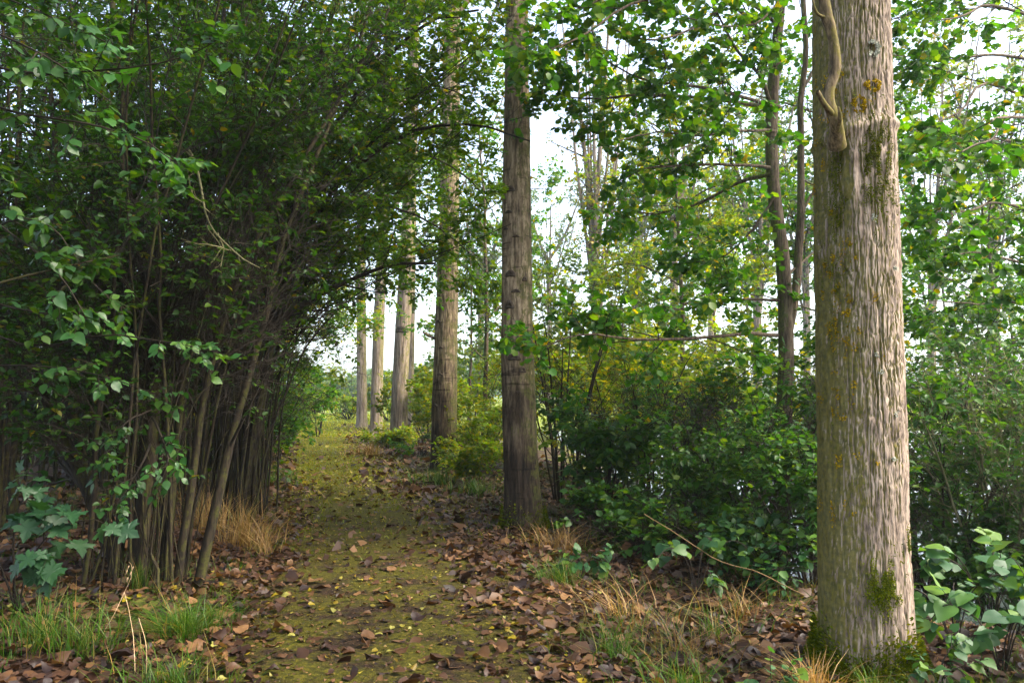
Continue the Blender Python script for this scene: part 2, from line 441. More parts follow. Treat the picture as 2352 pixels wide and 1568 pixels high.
def axis(lo, hi, near, c, g):
    a = [0.0]; s = near
    while a[-1] < hi - c: a.append(a[-1] + s); s = s * (1 + g) if a[-1] > 6 else s
    b = [0.0]; s = near
    while b[-1] > lo - c: b.append(b[-1] - s); s = s * (1 + g) if b[-1] < -6 else s
    return np.array(sorted(set(b + a))) + c

gx = axis(-420, 420, 0.22, -0.5, 0.09); gy = axis(-80, 620, 0.22, 8.0, 0.09)
GX, GY = np.meshgrid(gx, gy)
GZ = gz(GX, GY)
nx, ny = len(gx), len(gy)
ii = np.arange(nx * ny).reshape(ny, nx)
GQ = np.stack([ii[:-1, :-1], ii[:-1, 1:], ii[1:, 1:], ii[1:, :-1]], -1).reshape(-1, 4)

def mat_ground():
    m, nt, out = new_mat("woodland soil")
    geo = nt.nodes.new("ShaderNodeNewGeometry")
    n1 = nt.nodes.new("ShaderNodeTexNoise"); n1.inputs["Scale"].default_value = 18; n1.inputs["Detail"].default_value = 8; n1.inputs["Roughness"].default_value = .7
    n2 = nt.nodes.new("ShaderNodeTexNoise"); n2.inputs["Scale"].default_value = 1.1; n2.inputs["Detail"].default_value = 5
    for n in (n1, n2): nt.links.new(geo.outputs["Position"], n.inputs["Vector"])
    soil = ramp(nt, n1.outputs[0], [(.34, (.008, .005, .004)), (.5, (.026, .014, .008)), (.68, (.070, .036, .020))])
    gr = ramp(nt, n1.outputs[0], [(.3, (.08, .11, .012)), (.6, (.16, .19, .022)), (.8, (.25, .22, .05))])  # grass colour raised like the meadow blades to look sunlit
    # meadow beyond the wood
    sp = nt.nodes.new("ShaderNodeSeparateXYZ"); nt.links.new(geo.outputs["Position"], sp.inputs[0])
    mr = nt.nodes.new("ShaderNodeMapRange"); mr.inputs[1].default_value = 24; mr.inputs[2].default_value = 38
    nt.links.new(sp.outputs["Y"], mr.inputs[0])
    m2 = nt.nodes.new("ShaderNodeMapRange"); m2.inputs[1].default_value = .50; m2.inputs[2].default_value = .66
    nt.links.new(n2.outputs[0], m2.inputs[0])
    mm = nt.nodes.new("ShaderNodeMath"); mm.operation = 'MULTIPLY'; mm.inputs[1].default_value = .55
    nt.links.new(m2.outputs[0], mm.inputs[0])
    mx = nt.nodes.new("ShaderNodeMath"); mx.operation = 'MAXIMUM'
    nt.links.new(mm.outputs[0], mx.inputs[0]); nt.links.new(mr.outputs[0], mx.inputs[1])
    mi = nt.nodes.new("ShaderNodeMix"); mi.data_type = 'RGBA'
    nt.links.new(mx.outputs[0], mi.inputs[0]); nt.links.new(soil, mi.inputs[6]); nt.links.new(gr, mi.inputs[7])
    pb = nt.nodes.new("ShaderNodeBsdfPrincipled"); pb.inputs["Roughness"].default_value = .95; pb.inputs["Specular IOR Level"].default_value = .15
    nt.links.new(mi.outputs[2], pb.inputs["Base Color"])
    bp = nt.nodes.new("ShaderNodeBump"); bp.inputs["Strength"].default_value = .8; bp.inputs["Distance"].default_value = .02
    nt.links.new(n1.outputs[0], bp.inputs["Height"]); nt.links.new(bp.outputs[0], pb.inputs["Normal"])
    nt.links.new(pb.outputs[0], out.inputs[0])
    return m

def mat_path():
    m, nt, out = new_mat("mossy path")
    geo = nt.nodes.new("ShaderNodeNewGeometry")
    n1 = nt.nodes.new("ShaderNodeTexNoise"); n1.inputs["Scale"].default_value = 34; n1.inputs["Detail"].default_value = 7; n1.inputs["Roughness"].default_value = .7
    n2 = nt.nodes.new("ShaderNodeTexNoise"); n2.inputs["Scale"].default_value = 2.6; n2.inputs["Detail"].default_value = 6; n2.inputs["Roughness"].default_value = .65
    for n in (n1, n2): nt.links.new(geo.outputs["Position"], n.inputs["Vector"])
    soil = ramp(nt, n1.outputs[0], [(.34, (.006, .0035, .002)), (.5, (.018, .010, .0045)), (.66, (.050, .027, .012))])
    mo = ramp(nt, n1.outputs[0], [(.32, (.015, .015, .0012)), (.52, (.048, .044, .0025)), (.68, (.110, .090, .007))])
    sp = nt.nodes.new("ShaderNodeSeparateXYZ"); nt.links.new(geo.outputs["Position"], sp.inputs[0])
    mr = nt.nodes.new("ShaderNodeMapRange"); mr.inputs[1].default_value = 6; mr.inputs[2].default_value = 22; mr.inputs[3].default_value = .0; mr.inputs[4].default_value = .30
    nt.links.new(sp.outputs["Y"], mr.inputs[0])
    ad = nt.nodes.new("ShaderNodeMath"); ad.operation = 'ADD'
    nt.links.new(n2.outputs[0], ad.inputs[0]); nt.links.new(mr.outputs[0], ad.inputs[1])
    m2 = nt.nodes.new("ShaderNodeMapRange"); m2.inputs[1].default_value = .40; m2.inputs[2].default_value = .54
    nt.links.new(ad.outputs[0], m2.inputs[0])
    mi = nt.nodes.new("ShaderNodeMix"); mi.data_type = 'RGBA'
    nt.links.new(m2.outputs[0], mi.inputs[0]); nt.links.new(soil, mi.inputs[6]); nt.links.new(mo, mi.inputs[7])
    pb = nt.nodes.new("ShaderNodeBsdfPrincipled"); pb.inputs["Roughness"].default_value = .95; pb.inputs["Specular IOR Level"].default_value = .15
    nt.links.new(mi.outputs[2], pb.inputs["Base Color"])
    bp = nt.nodes.new("ShaderNodeBump"); bp.inputs["Strength"].default_value = .9; bp.inputs["Distance"].default_value = .02
    nt.links.new(n1.outputs[0], bp.inputs["Height"]); nt.links.new(bp.outputs[0], pb.inputs["Normal"])
    nt.links.new(pb.outputs[0], out.inputs[0])
    return m

obj("ground", mesh("ground", np.stack([GX, GY, GZ], -1), GQ, None, mat_ground(), None, True), kind="structure")

# the path: a strip with a ragged edge lying on the ground
py_ = np.concatenate([np.arange(-3, 14, .12), np.arange(14, 44, .3)])
cu = np.linspace(-1, 1, 23)
hwl = 0.95 + .30 * (vnoise(py_ * 1.7, py_ * 0 + 1, 21) - .5) * 2 + .12 * (vnoise(py_ * 6, py_ * 0 + 3, 22) - .5)
hwr = 1.05 + .30 * (vnoise(py_ * 1.5, py_ * 0 + 5, 23) - .5) * 2 + .12 * (vnoise(py_ * 6, py_ * 0 + 7, 24) - .5)
U_ = np.where(cu[None, :] < 0, cu[None, :] * hwl[:, None], cu[None, :] * hwr[:, None])
PXX = path_x(py_)[:, None] + U_; PYY = np.repeat(py_[:, None], len(cu), 1)
PZZ = gz(PXX, PYY) + .008 + .012 * (1 - cu[None, :] ** 2)
i2 = np.arange(PXX.size).reshape(PXX.shape)
PQ = np.stack([i2[:-1, :-1], i2[:-1, 1:], i2[1:, 1:], i2[1:, :-1]], -1).reshape(-1, 4)
obj("path", mesh("path", np.stack([PXX, PYY, PZZ], -1), PQ, None, mat_path(), None, True), kind="structure")

# pond
def mat_water():
    m, nt, out = new_mat("pond water")
    geo = nt.nodes.new("ShaderNodeNewGeometry")
    n1 = nt.nodes.new("ShaderNodeTexNoise"); n1.inputs["Scale"].default_value = 2.5; n1.inputs["Detail"].default_value = 3
    nt.links.new(geo.outputs["Position"], n1.inputs["Vector"])
    pb = nt.nodes.new("ShaderNodeBsdfPrincipled"); pb.inputs["Base Color"].default_value = (.020, .028, .022, 1)
    pb.inputs["Roughness"].default_value = .06; pb.inputs["IOR"].default_value = 1.33
    bp = nt.nodes.new("ShaderNodeBump"); bp.inputs["Strength"].default_value = .12; bp.inputs["Distance"].default_value = .02
    nt.links.new(n1.outputs[0], bp.inputs["Height"]); nt.links.new(bp.outputs[0], pb.inputs["Normal"])
    nt.links.new(pb.outputs[0], out.inputs[0])
    return m
wx, wy = np.meshgrid(np.linspace(-1, 50, 12), np.linspace(-9, 66, 14))
iw = np.arange(wx.size).reshape(wx.shape)
obj("water", mesh("water", np.stack([wx, wy, np.full_like(wx, WATER_Z)], -1), np.stack([iw[:-1, :-1], iw[:-1, 1:], iw[1:, 1:], iw[1:, :-1]], -1).reshape(-1, 4), None, mat_water()), kind="structure")

# low wooded hills on the horizon
hx = np.linspace(-400, 400, 160); rows = []
for j, (yy, f) in enumerate(((300, 0), (330, .55), (360, 1), (410, .9))):
    rows.append(np.stack([hx, np.full_like(hx, yy), -2 + f * (5 + 5 * vnoise(hx * .012 + 3, hx * 0, 31) + 2 * vnoise(hx * .08, hx * 0 + j, 32))], -1))
hv = np.stack(rows); ih = np.arange(hv.shape[0] * hv.shape[1]).reshape(hv.shape[:2])
M['hill'] = mat_plain("wooded hill", [(.3, (.03, .05, .02)), (.7, (.06, .09, .03))], .3, .95, 0)
obj("hills", mesh("hills", hv, np.stack([ih[:-1, :-1], ih[:-1, 1:], ih[1:, 1:], ih[1:, :-1]], -1).reshape(-1, 4), None, M['hill'], None, True), kind="structure")

# ------------------------------------------------------------------ trunks
class Trunk:
    def __init__(self, ctrl, rad):
        """ctrl: points up the axis, rad: radii at them"""
        c = np.asarray(ctrl, dtype=float); self.z = c[:, 2]; self.c = c; self.r = np.asarray(rad, dtype=float)
    def at(self, z):
        return np.stack([np.interp(z, self.z, self.c[:, 0]), np.interp(z, self.z, self.c[:, 1]), z], -1)
    def rad(self, z):
        return np.interp(z, self.z, self.r)
    def surf(self, th, z, lift=0.0):
        """th: 0 faces the camera (-Y), positive to the right (+X)"""
        th = np.asarray(th, dtype=float); z = np.asarray(z, dtype=float)
        n = np.stack([np.sin(th), -np.cos(th), np.zeros_like(th + z)], -1)
        return self.at(z + 0 * th) + n * (self.rad(z) + lift)[..., None], n

def trunk_mesh(T, zs, nth, origin, mat, cells=44, depth=.010, flare=.3, lobes=5, seed=1, rings=(), vstr=9.0, bulges=(), warp=0.0, sharp=.26, wob=.5, hw=.25):
    th = np.linspace(-np.pi, np.pi, nth, endpoint=False)
    th = th - warp * np.sin(th)          # finer towards the path side
    TH, ZZ = np.meshgrid(th, zs)
    u = (TH + np.pi) / (2 * np.pi)
    R = T.rad(ZZ)
    zb = ZZ - zs[0]
    R = R * (1 + flare * np.exp(-zb / .16) * (.75 + .5 * np.cos(TH * lobes + seed)) + .10 * np.exp(-zb / .6))
    R = R * (1 + .035 * (vnoise(u * 5, ZZ * 1.1, seed + 1, 5) - .5) + .03 * (vnoise(u * 9, ZZ * 2.5, seed + 2, 9) - .5))
    if depth > 0:
        cz = cells / (2 * np.pi * float(np.mean(T.rad(zs)))) / vstr
        wu = (vnoise(u * cells / 2, ZZ * cz * 3.0, seed + 3, cells // 2) - .5) * wob
        wv = (vnoise(u * cells, ZZ * cz * 2.0, seed + 11, cells) - .5) * .5
        a = vnoise(u * cells + wu, ZZ * cz + wv, seed + 4, cells)
        b = vnoise(u * cells * 2 + wu, ZZ * cz * 2.2, seed + 5, cells * 2)
        crack = 1 - smooth01(.02, sharp, np.abs(a - .5) * 2)
        crack2 = 1 - smooth01(0, .35, np.abs(b - .5) * 2)
        amp = .45 + .8 * vnoise(u * 6, ZZ * 1.3, seed + 6, 6)
        hor = 1 - smooth01(0, .10, np.abs(vnoise(u * 22, ZZ * 13, seed + 7, 22) - .5) * 2)
        R = R - depth * amp * (crack + .45 * crack2 + hw * hor) + depth * .5 * (vnoise(u * cells * 3, ZZ * 40, seed + 8, cells * 3) - .5)
    for (rz, w, h, tilt) in rings:
        R = R + h * np.exp(-((ZZ - rz - tilt * np.sin(TH) - .03 * (vnoise(u * 9, ZZ * 0 + rz, seed + 9, 9) - .5)) / w) ** 2) * (.4 + .9 * vnoise(u * 14, ZZ * 6, seed + 10, 14))
    for (bt, bz, wt_, wz, h) in bulges:
        R = R + h * np.exp(-((TH - bt) / wt_) ** 2 - ((ZZ - bz) / wz) ** 2)
    A = T.at(ZZ)
    V = A + np.stack([np.sin(TH) * R, -np.cos(TH) * R, np.zeros_like(R)], -1) - np.asarray(origin)
    n = len(zs); i = np.arange(n * nth).reshape(n, nth); r = np.roll(i, -1, axis=1)
    Q = np.stack([i[:-1], r[:-1], r[1:], i[1:]], -1).reshape(-1, 4)
    return mesh("trunk", V, Q, None, mat, None, True)

def moss_clump(T, th0, z0, wth, wz, n, size, origin, mat, lift=.013, edge=1.0):
    """tiny moss leaves standing off the bark"""
    th = th0 + rng.normal(0, wth * .55, n * 3); z = z0 + rng.normal(0, wz * .55, n * 3)
    k = vnoise(th * 9 + 40, z * 10 + 60, int(th0 * 100 + z0 * 10) % 97) > .48
    th, z = th[k][:n], z[k][:n]; n = len(th)
    p, nn = T.surf(th, z, lift)
    d = nrm(nn * .5 + rng.normal(0, .6, nn.shape) - UP * .6)
    return leaf_mesh("moss", (p, d, rng.normal(0, 1, nn.shape), size * rng.uniform(.6, 1.5, n)), .45, mat, FAR_V, FAR_Q, origin)

def blob_patch(T, th0, z0, rth, rz, origin, mat, lift=.004, inner=0.0, n=18, name="lichen"):
    """a thin irregular crust (a ring when inner > 0) following the trunk"""
    a = np.linspace(0, 2 * np.pi, n, endpoint=False)
    w = rng.uniform(.72, 1.2, n)
    rows = []
    for f, lf in ((1.0, 0.0), (.93, lift), (max(inner, .45), lift * 1.5), (max(inner - .1, 0.0), 0.0 if inner > 0 else lift * 1.2)):
        ww = w if f > .5 else 1 + (w - 1) * .4
        p, _ = T.surf(th0 + rth * f * ww * np.cos(a), z0 + rz * f * ww * np.sin(a), lf - .002 if f == 1.0 else lf)
        rows.append(p)
    V = np.stack(rows).reshape(-1, 3) - np.asarray(origin)
    i = np.arange(4 * n).reshape(4, n); r = np.roll(i, -1, axis=1)
    Q = np.stack([i[:-1], r[:-1], r[1:], i[1:]], -1).reshape(-1, 4)
    return mesh(name, V, Q, None, mat, None, True)

def scar_mesh(T, th0, z0, w, h, origin, mat):
    """an eye-shaped old branch scar with a raised brow"""
    n = 14; a = np.linspace(0, 2 * np.pi, n, endpoint=False)
    rr = T.rad(z0)
    shp = np.stack([np.cos(a) * w / rr, np.sin(a) * h * np.where(np.sin(a) > 0, 1.3, .6) - .25 * h * np.abs(np.cos(a)) * 2], -1)
    rows = []
    for f, l in ((1.0, -.004), (.8, .014), (.5, .018), (.25, .006), (.0, .0)):
        p, _ = T.surf(th0 + shp[:, 0] * f, z0 + shp[:, 1] * f, l); rows.append(p)
    V = np.stack(rows).reshape(-1, 3) - np.asarray(origin)
    i = np.arange(5 * n).reshape(5, n); r = np.roll(i, -1, axis=1)
    Q = np.stack([i[:-1], r[:-1], r[1:], i[1:]], -1).reshape(-1, 4)
    return mesh("branch_scar", V, Q, None, mat, None, True)

def foliage(par, origin, limbs, n2, l2, n3, l3, nt, lt, ml, size, wr, mleaf, mbark, ang2=(30, 65), ang3=(30, 60), bend2=(0, 0, .1), upb=.08,
            keep=None, temp=LEAF_V, tq=LEAF_Q, t0=.2, flat=.35, droop=.25, tilt=.45, sides=(5, 4, 3), crown="crown", minr=.0018, lod=0):
    LP, LR = limbs
    B2 = kids(LP, LR, n2, t0, 1, ang2, l2, 7, bend2, .14, .5, .35, upb, True, flat)
    B3 = kids(B2[0], B2[1], n3, .2, 1, ang3, l3, 5, (0, 0, .05), .14, .55, .4, .03, True, flat)
    tw1 = kids(B3[0], B3[1], nt, .15, 1, (20, 60), lt, 4, (0, 0, -.1), .12, .6, .5, 0, True, flat)
    tw2 = kids(B2[0], B2[1], max(1, nt // 2), .3, 1, (25, 60), lt, 4, (0, 0, -.1), .12, .4, .4, 0, True, flat)
    TP = np.concatenate([tw1[0], tw2[0]]); TR = np.concatenate([tw1[1], tw2[1]])
    TR = np.maximum(TR, minr)
    lv = np.ones(len(TP), bool)
    if keep is not None:
        lv = rng.uniform(0, 1, len(TP)) < keep(TP[:, -1])
    o = np.asarray(origin)
    s2 = [[0, 2, 4, 6], [0, 2, 4, 6], [0, 3, 6]][lod]; s3 = [[0, 2, 4], [0, 2, 4], [0, 4]][lod]
    gs = [(B2[0][:, s2] - o, np.maximum(B2[1][:, s2], minr), 4 if lod == 0 else 3), (B3[0][:, s3] - o, np.maximum(B3[1][:, s3], minr), 3)]
    if lod < 2:
        st_ = [0, 3] if lod else [0, 2, 3]
        gs.append((TP[:, st_] - o, TR[:, st_], 3))
    br = tube_mesh("branchwork", gs, mbark)
    obj("branchwork", br, par, kind="stuff")
    if lv.any():
        arr = leaves_on(TP[lv], ml, size, .1, droop, tilt)
        obj(crown, leaf_mesh(crown, arr, wr, mleaf, temp, tq, o), par, kind="stuff")

def limb(pts, r0, r1, k=14, wob=.02):
    p = spline(pts, k)
    w = rng.normal(0, wob, p.shape); w[0] = 0
    return p + np.cumsum(w, 0) * .5, np.linspace(r0, r1, k)

def limb_parts(par, origin, limbs, mat, name="limb", sides=8):
    for p, r in limbs:
        obj(name, tube_mesh(name, [((p - np.asarray(origin))[None], r[None], sides)], mat), par)
    k = len(limbs[0][0])
    return np.stack([l[0] for l in limbs]), np.stack([l[1] for l in limbs])

print("setup tris", TRIS[0])
#==SCENE==
# ------------------------------------------------------------------ the poplar row
def poplar(label, ctrl_px, D, widths, seed, mat, nth=64, nz=140, depth=.010, cells=40, crown_n=9, crown_z=(9, 22), group=None, leafsize=.10, name="poplar_tree", rings=(), bulges=(), top=24, flare=.3, zfine=None, warp=0.0, sharp=.26, vstr=9.0, wob=.5, hw=.25):
    pts = [P(x, y, D) for x, y in ctrl_px]
    base = pts[0].copy(); base[2] = float(gz(base[0], base[1])) - .06
    pts[0] = base
    rad = [w * .5 / F_PX * D for w in widths]
    d = nrm(pts[-1] - pts[-2])
    d = nrm(d * np.array([.3, .3, 1]))
    last = pts[-1]
    for f in (.35, .7, 1.0):
        zt = last[2] + (top - last[2]) * f
        pts.append(np.array([last[0] + d[0] * (zt - last[2]), last[1] + d[1] * (zt - last[2]), zt])); rad.append(rad[len(widths) - 1] * (1 - .85 * f))
    T = Trunk(pts, rad)
    t = thing(name, label, "tree", base, group)
    zt = zfine or last[2]
    zs = np.concatenate([np.linspace(base[2], zt, nz), np.linspace(zt, top, 24)[1:]])
    obj("trunk", trunk_mesh(T, zs, nth, base, mat, cells, depth, flare, 5, seed, rings, vstr, bulges, warp, sharp, wob, hw), t)
    if crown_n:
        lim = []
        for i in range(crown_n):
            z0 = crown_z[0] + (crown_z[1] - crown_z[0]) * (i + rng.uniform(0, 1)) / crown_n
            a = i * 2.4 + rng.uniform(-.4, .4); L = (top + 2 - z0) * .42 + 1.2
            p0 = T.at(np.array([z0]))[0]; o = np.array([math.cos(a), math.sin(a), 0])
            lim.append(limb([p0, p0 + o * L * .35 + UP * L * .45, p0 + o * L * .6 + UP * L * 1.15], float(T.rad(z0)) * .42, .012, 10, .03))
        LP = np.stack([l[0] for l in lim]); LR = np.stack([l[1] for l in lim])
        for l in lim:
            obj("limb", tube_mesh("limb", [((l[0] - base)[None], l[1][None], 6)], mat), t)
        foliage(t, base, (LP, LR), 6, (.8, 2.0), 4, (.4, 1.0), 3, (.25, .5), 5, leafsize, .9, M['poplar'], M['twig'], temp=FAR_V, tq=FAR_Q, sides=(4, 3, 3), tilt=.9, minr=.004, lod=2)
    return t, T, base

t1, T1, b1 = poplar("thick furrowed poplar trunk nearest the camera with yellow lichen and mossy foot", [(1990, 1535), (1983, 1250), (1980, 1000), (1968, 600), (1966, 480), (1958, 200), (1954, 0), (1952, -150)], 4.62,
                    [188, 190, 189, 187, 186, 175, 170, 164], 3, M['bark1'], 290, 370, .0105, 60, 16, (5.6, 21), None, .15,  # unseen crown hung low with oversized leaves to shade the near ground
                    rings=((3.02, .035, .022, .05), (2.28, .02, .005, -.04), (1.63, .02, .004, .05)), bulges=((-.45, 2.72, .28, .40, .045), (.45, 2.95, .5, .12, .018), (-.2, 1.35, .12, .03, .012)), flare=.12, warp=.5, sharp=.24, vstr=8, wob=.35, hw=.55)
def part1(nm, me, kind=None, label=None): return obj(nm, me, t1, kind=kind, label=label)
def flakes(th0, z0, rth, rz, n, mat, size, ring=0.0):
    """a fuzzy crust of tiny lichen flakes, a ring when ring > 0"""
    a = rng.uniform(0, 2 * np.pi, n); rr_ = np.sqrt(rng.uniform(ring ** 2, 1, n)) * (1 + .35 * (vnoise(a * 1.3, a * 0 + z0 * 9, 66) - .5))
    ok = vnoise(np.cos(a) * rr_ * 2.6 + 30 + z0 * 7, np.sin(a) * rr_ * 2.6 + 30, 67) > .40
    a, rr_ = a[ok], rr_[ok]; n = len(a)
    p, nn = T1.surf(th0 + rth * rr_ * np.cos(a), z0 + rz * rr_ * np.sin(a), .001)
    d = nrm(rng.normal(0, 1, nn.shape) - nn * .2); return leaf_mesh("lichen", (p + nn * rng.uniform(.004, .012, n)[:, None], d, nn + rng.normal(0, .35, nn.shape), size * rng.uniform(.5, 1.5, n)), .9, mat, FAR_V, FAR_Q, b1)
for (th, z, a, b, m_, rg) in ((.10, 3.24, .20, .036, 'lichen2', .50), (-.28, 3.13, .17, .05, 'lichen2', .35), (-.35, 2.99, .14, .03, 'lichen2', .2), (.12, 3.46, .17, .045, 'lichengrey2', .6)):
    part1("lichen", flakes(th, z, a, b, 420, M[m_], .011, rg), "stuff")
for i in range(70):
    th = -.85 + rng.normal(0, .34); z = rng.uniform(.8, 3.4)
    part1("lichen", flakes(th, z, rng.uniform(.03, .10), rng.uniform(.012, .05), int(rng.integers(14, 60)), M['lichen2'], .010), "stuff")
for (th, z, s_, m_) in ((.15, 1.70, .030, 'lichen2'), (-.05, 1.72, .014, 'lichengrey2'), (.05, 1.62, .018, 'lichengrey2'), (-.02, 2.48, .018, 'lichengrey2'), (.5, 2.2, .016, 'lichengrey2'), (.3, 1.15, .016, 'lichengrey2'), (.4, 1.4, .02, 'lichengrey2')):
    part1("lichen", flakes(th, z, s_ * 3, s_, 60, M[m_], .009), "stuff")
part1("moss", moss_clump(T1, -.02, .47, .36, .13, 2200, .013, b1, M['moss'], .026), "stuff", "dark moss cushion low on the trunk")
part1("moss", moss_clump(T1, .62, .66, .12, .10, 260, .011, b1, M['moss'], .02), "stuff")
part1("moss", moss_clump(T1, .05, 2.80, .50, .26, 2600, .013, b1, M['moss']), "stuff", "moss hanging under the branch collar")
part1("moss", moss_clump(T1, -.75, 2.66, .30, .5, 1500, .012, b1, M['moss']), "stuff")
part1("moss", moss_clump(T1, -.9, 2.2, .5, .9, 900, .010, b1, M['moss']), "stuff")
# mossy foot
n = 11000; th = rng.uniform(-np.pi, np.pi, n); z = b1[2] + .06 + np.abs(rng.normal(0, .10, n)) * (.6 + .5 * np.abs(np.sin(th * 1.5 + .8)))
p, nn = T1.surf(th, z, 0); p = p + nn * (.025 + .16 * np.exp(-(z - b1[2]) / .09))[:, None]
part1("moss", leaf_mesh("moss", (p, nrm(nn + UP * .6 + rng.normal(0, .5, nn.shape)), rng.normal(0, 1, nn.shape), .026 * rng.uniform(.6, 1.5, n)), .4, M['moss'], FAR_V, FAR_Q, b1), "stuff", "thick green moss round the foot")
# the bare bent branch in front of the trunk
D_ = 4.25
q = [P(1922, 335, 4.38), P(1918, 285, 4.27), P(1900, 225, D_), P(1916, 165, D_), P(1910, 95, D_), P(1893, 25, D_), P(1888, -60, D_), P(1895, -260, D_ + .1)]
bp, brd = limb(q, .034, .022, 26, .005)
brd = brd * (1 + .5 * (vnoise(np.arange(26) * .55, np.zeros(26), 77) - .5)); brd[:4] *= np.array([1.6, 1.3, 1.05, 1.0])
M['branchmossy'] = mat_bark("mossy branch", (.10, .072, .038), (.20, .15, .085), ((.07, .062, .010), (.13, .105, .016)), .55, 2.0, .2, .4, (.6, -.4, 0))
br_o = part1("branch", tube_mesh("branch", [((bp - b1)[None], brd[None], 12)], M['branchmossy']), label="bare bent mossy branch growing from the collar")
for pts_, r0, r1 in (([P(1912, 262, 4.25), P(1895, 240, 4.2), P(1878, 208, 4.15)], .018, .012), ([P(1922, 300, 4.28), P(1928, 268, 4.2), P(1923, 245, 4.18)], .017, .006), ([P(1894, 40, 4.25), P(1872, 20, 4.2), P(1862, -60, 4.2)], .009, .006)):
    sp_, sr_ = limb(pts_, r0, r1, 8, .002)
    obj("twig", tube_mesh("twig", [((sp_ - b1)[None], sr_[None], 8)], M['branchmossy']), br_o)

t2, T2, b2 = poplar("dark tall poplar with eye-shaped branch scars, second from the camera beside the path", [(1205, 1205), (1196, 1050), (1188, 800), (1187, 600), (1187, 400), (1187, 200), (1187, 60), (1187, -100)], 9.2,
                    [80, 78, 74, 70, 65, 58, 55, 50], 14, M['bark2'], 130, 270, .007, 32, 14, (7.6, 22), None, .15, flare=.32, warp=.5, vstr=8,  # oversized crown leaves out of view, added for shade below
                    rings=((2.8, .03, .008, .05), (2.2, .02, .006, -.03), (1.75, .02, .005, .04)))
for (x, y, w, h) in ((1172, 432, .10, .05), (1168, 484, .085, .025), (1162, 522, .06, .02), (1185, 541, .07, .02), (1172, 628, .12, .055), (1185, 668, .10, .03), (1205, 640, .06, .04), (1170, 700, .10, .07), (1180, 820, .14, .06), (1200, 850, .08, .05), (1190, 900, .06, .02)):
    pt = P(x, y, 9.0); z = pt[2]; ax = T2.at(np.array([z]))[0]
    th = math.asin(max(-.95, min(.95, (pt[0] - ax[0]) / float(T2.rad(z)))))
    obj("branch_scar", scar_mesh(T2, th, z, w * .62, h * .8, b2, M['scar']), t2)
n = 1500; th = rng.uniform(-np.pi, np.pi, n); z = b2[2] + .05 + np.abs(rng.normal(0, .12, n)); p, nn = T2.surf(th, z, .03); p = p + nn * (.10 * np.exp(-(z - b2[2]) / .12))[:, None]
obj("moss", leaf_mesh("moss", (p, nrm(nn + UP * .4 + rng.normal(0, .5, nn.shape)), rng.normal(0, 1, nn.shape), .03 * rng.uniform(.6, 1.5, n)), .4, M['moss'], FAR_V, FAR_Q, b2), t2, kind="stuff")

t3, T3, b3 = poplar("stout poplar behind the scarred one, dark left side and green right edge", [(1022, 1078), (1020, 950), (1024, 800), (1028, 650), (1032, 500), (1036, 250), (1040, 0)], 15.9, [62, 58, 54, 50, 46, 42, 38], 25, M['bark2'], 90, 180, .010, 30, 9, (8, 22), None, .10, flare=.22, warp=.5, vstr=8)
for (x, y, w, h) in ((1008, 740, .12, .04), (1012, 860, .10, .03), (1000, 930, .12, .05), (1015, 800, .08, .03)):
    pt = P(x, y, 15.9); z = pt[2]; ax = T3.at(np.array([z]))[0]
    obj("branch_scar", scar_mesh(T3, math.asin(max(-.9, min(.9, (pt[0] - ax[0]) / float(T3.rad(z))))), z, w * .7, h * .8, b3, M['scar']), t3)
sp_, sr_ = limb([P(1000, 778, 15.9), P(985, 770, 15.7), P(972, 762, 15.5)], .03, .02, 6, .004)
obj("branch", tube_mesh("branch", [((sp_ - b3)[None], sr_[None], 6)], M['barkmid']), t3, label="short dead branch stub")
t4, T4, b4 = poplar("pale poplar fourth along the row with a dark scar halfway up", [(916, 1012), (918, 900), (925, 760), (932, 640), (940, 450), (948, 200)], 24.5, [40, 37, 36, 35, 32, 28], 36, M['bark3'], 72, 140, .018, 30, 10, (8, 23), None, .12)
pt = P(922, 758, 24.4); obj("branch_scar", scar_mesh(T4, -.05, pt[2], .26, .12, b4, M['scar']), t4)
t5, T5, b5 = poplar("slender pale poplar fifth along the row, left of the scarred pale one", [(864, 1004), (866, 880), (870, 740), (875, 640), (884, 400), (892, 150)], 31, [28, 27, 26, 25, 23, 20], 47, M['bark3'], 48, 100, .018, 26, 10, (7, 24), None, .13)
t6, T6, b6 = poplar("farthest poplar of the row, leftmost, at the edge of the bright clearing", [(831, 1005), (831, 900), (830, 780), (829, 640), (828, 400)], 36, [25, 23, 22, 21, 18], 58, M['bark3'], 48, 100, .018, 26, 10, (7, 24), None, .14)
poplar("thin pale poplar half hidden behind the fourth poplar of the row", [(944, 1000), (943, 850), (946, 700), (950, 500)], 34, [17, 16, 15, 13], 69, M['bark3'], 32, 80, .015, 20, 8, (7, 20), None, .13)

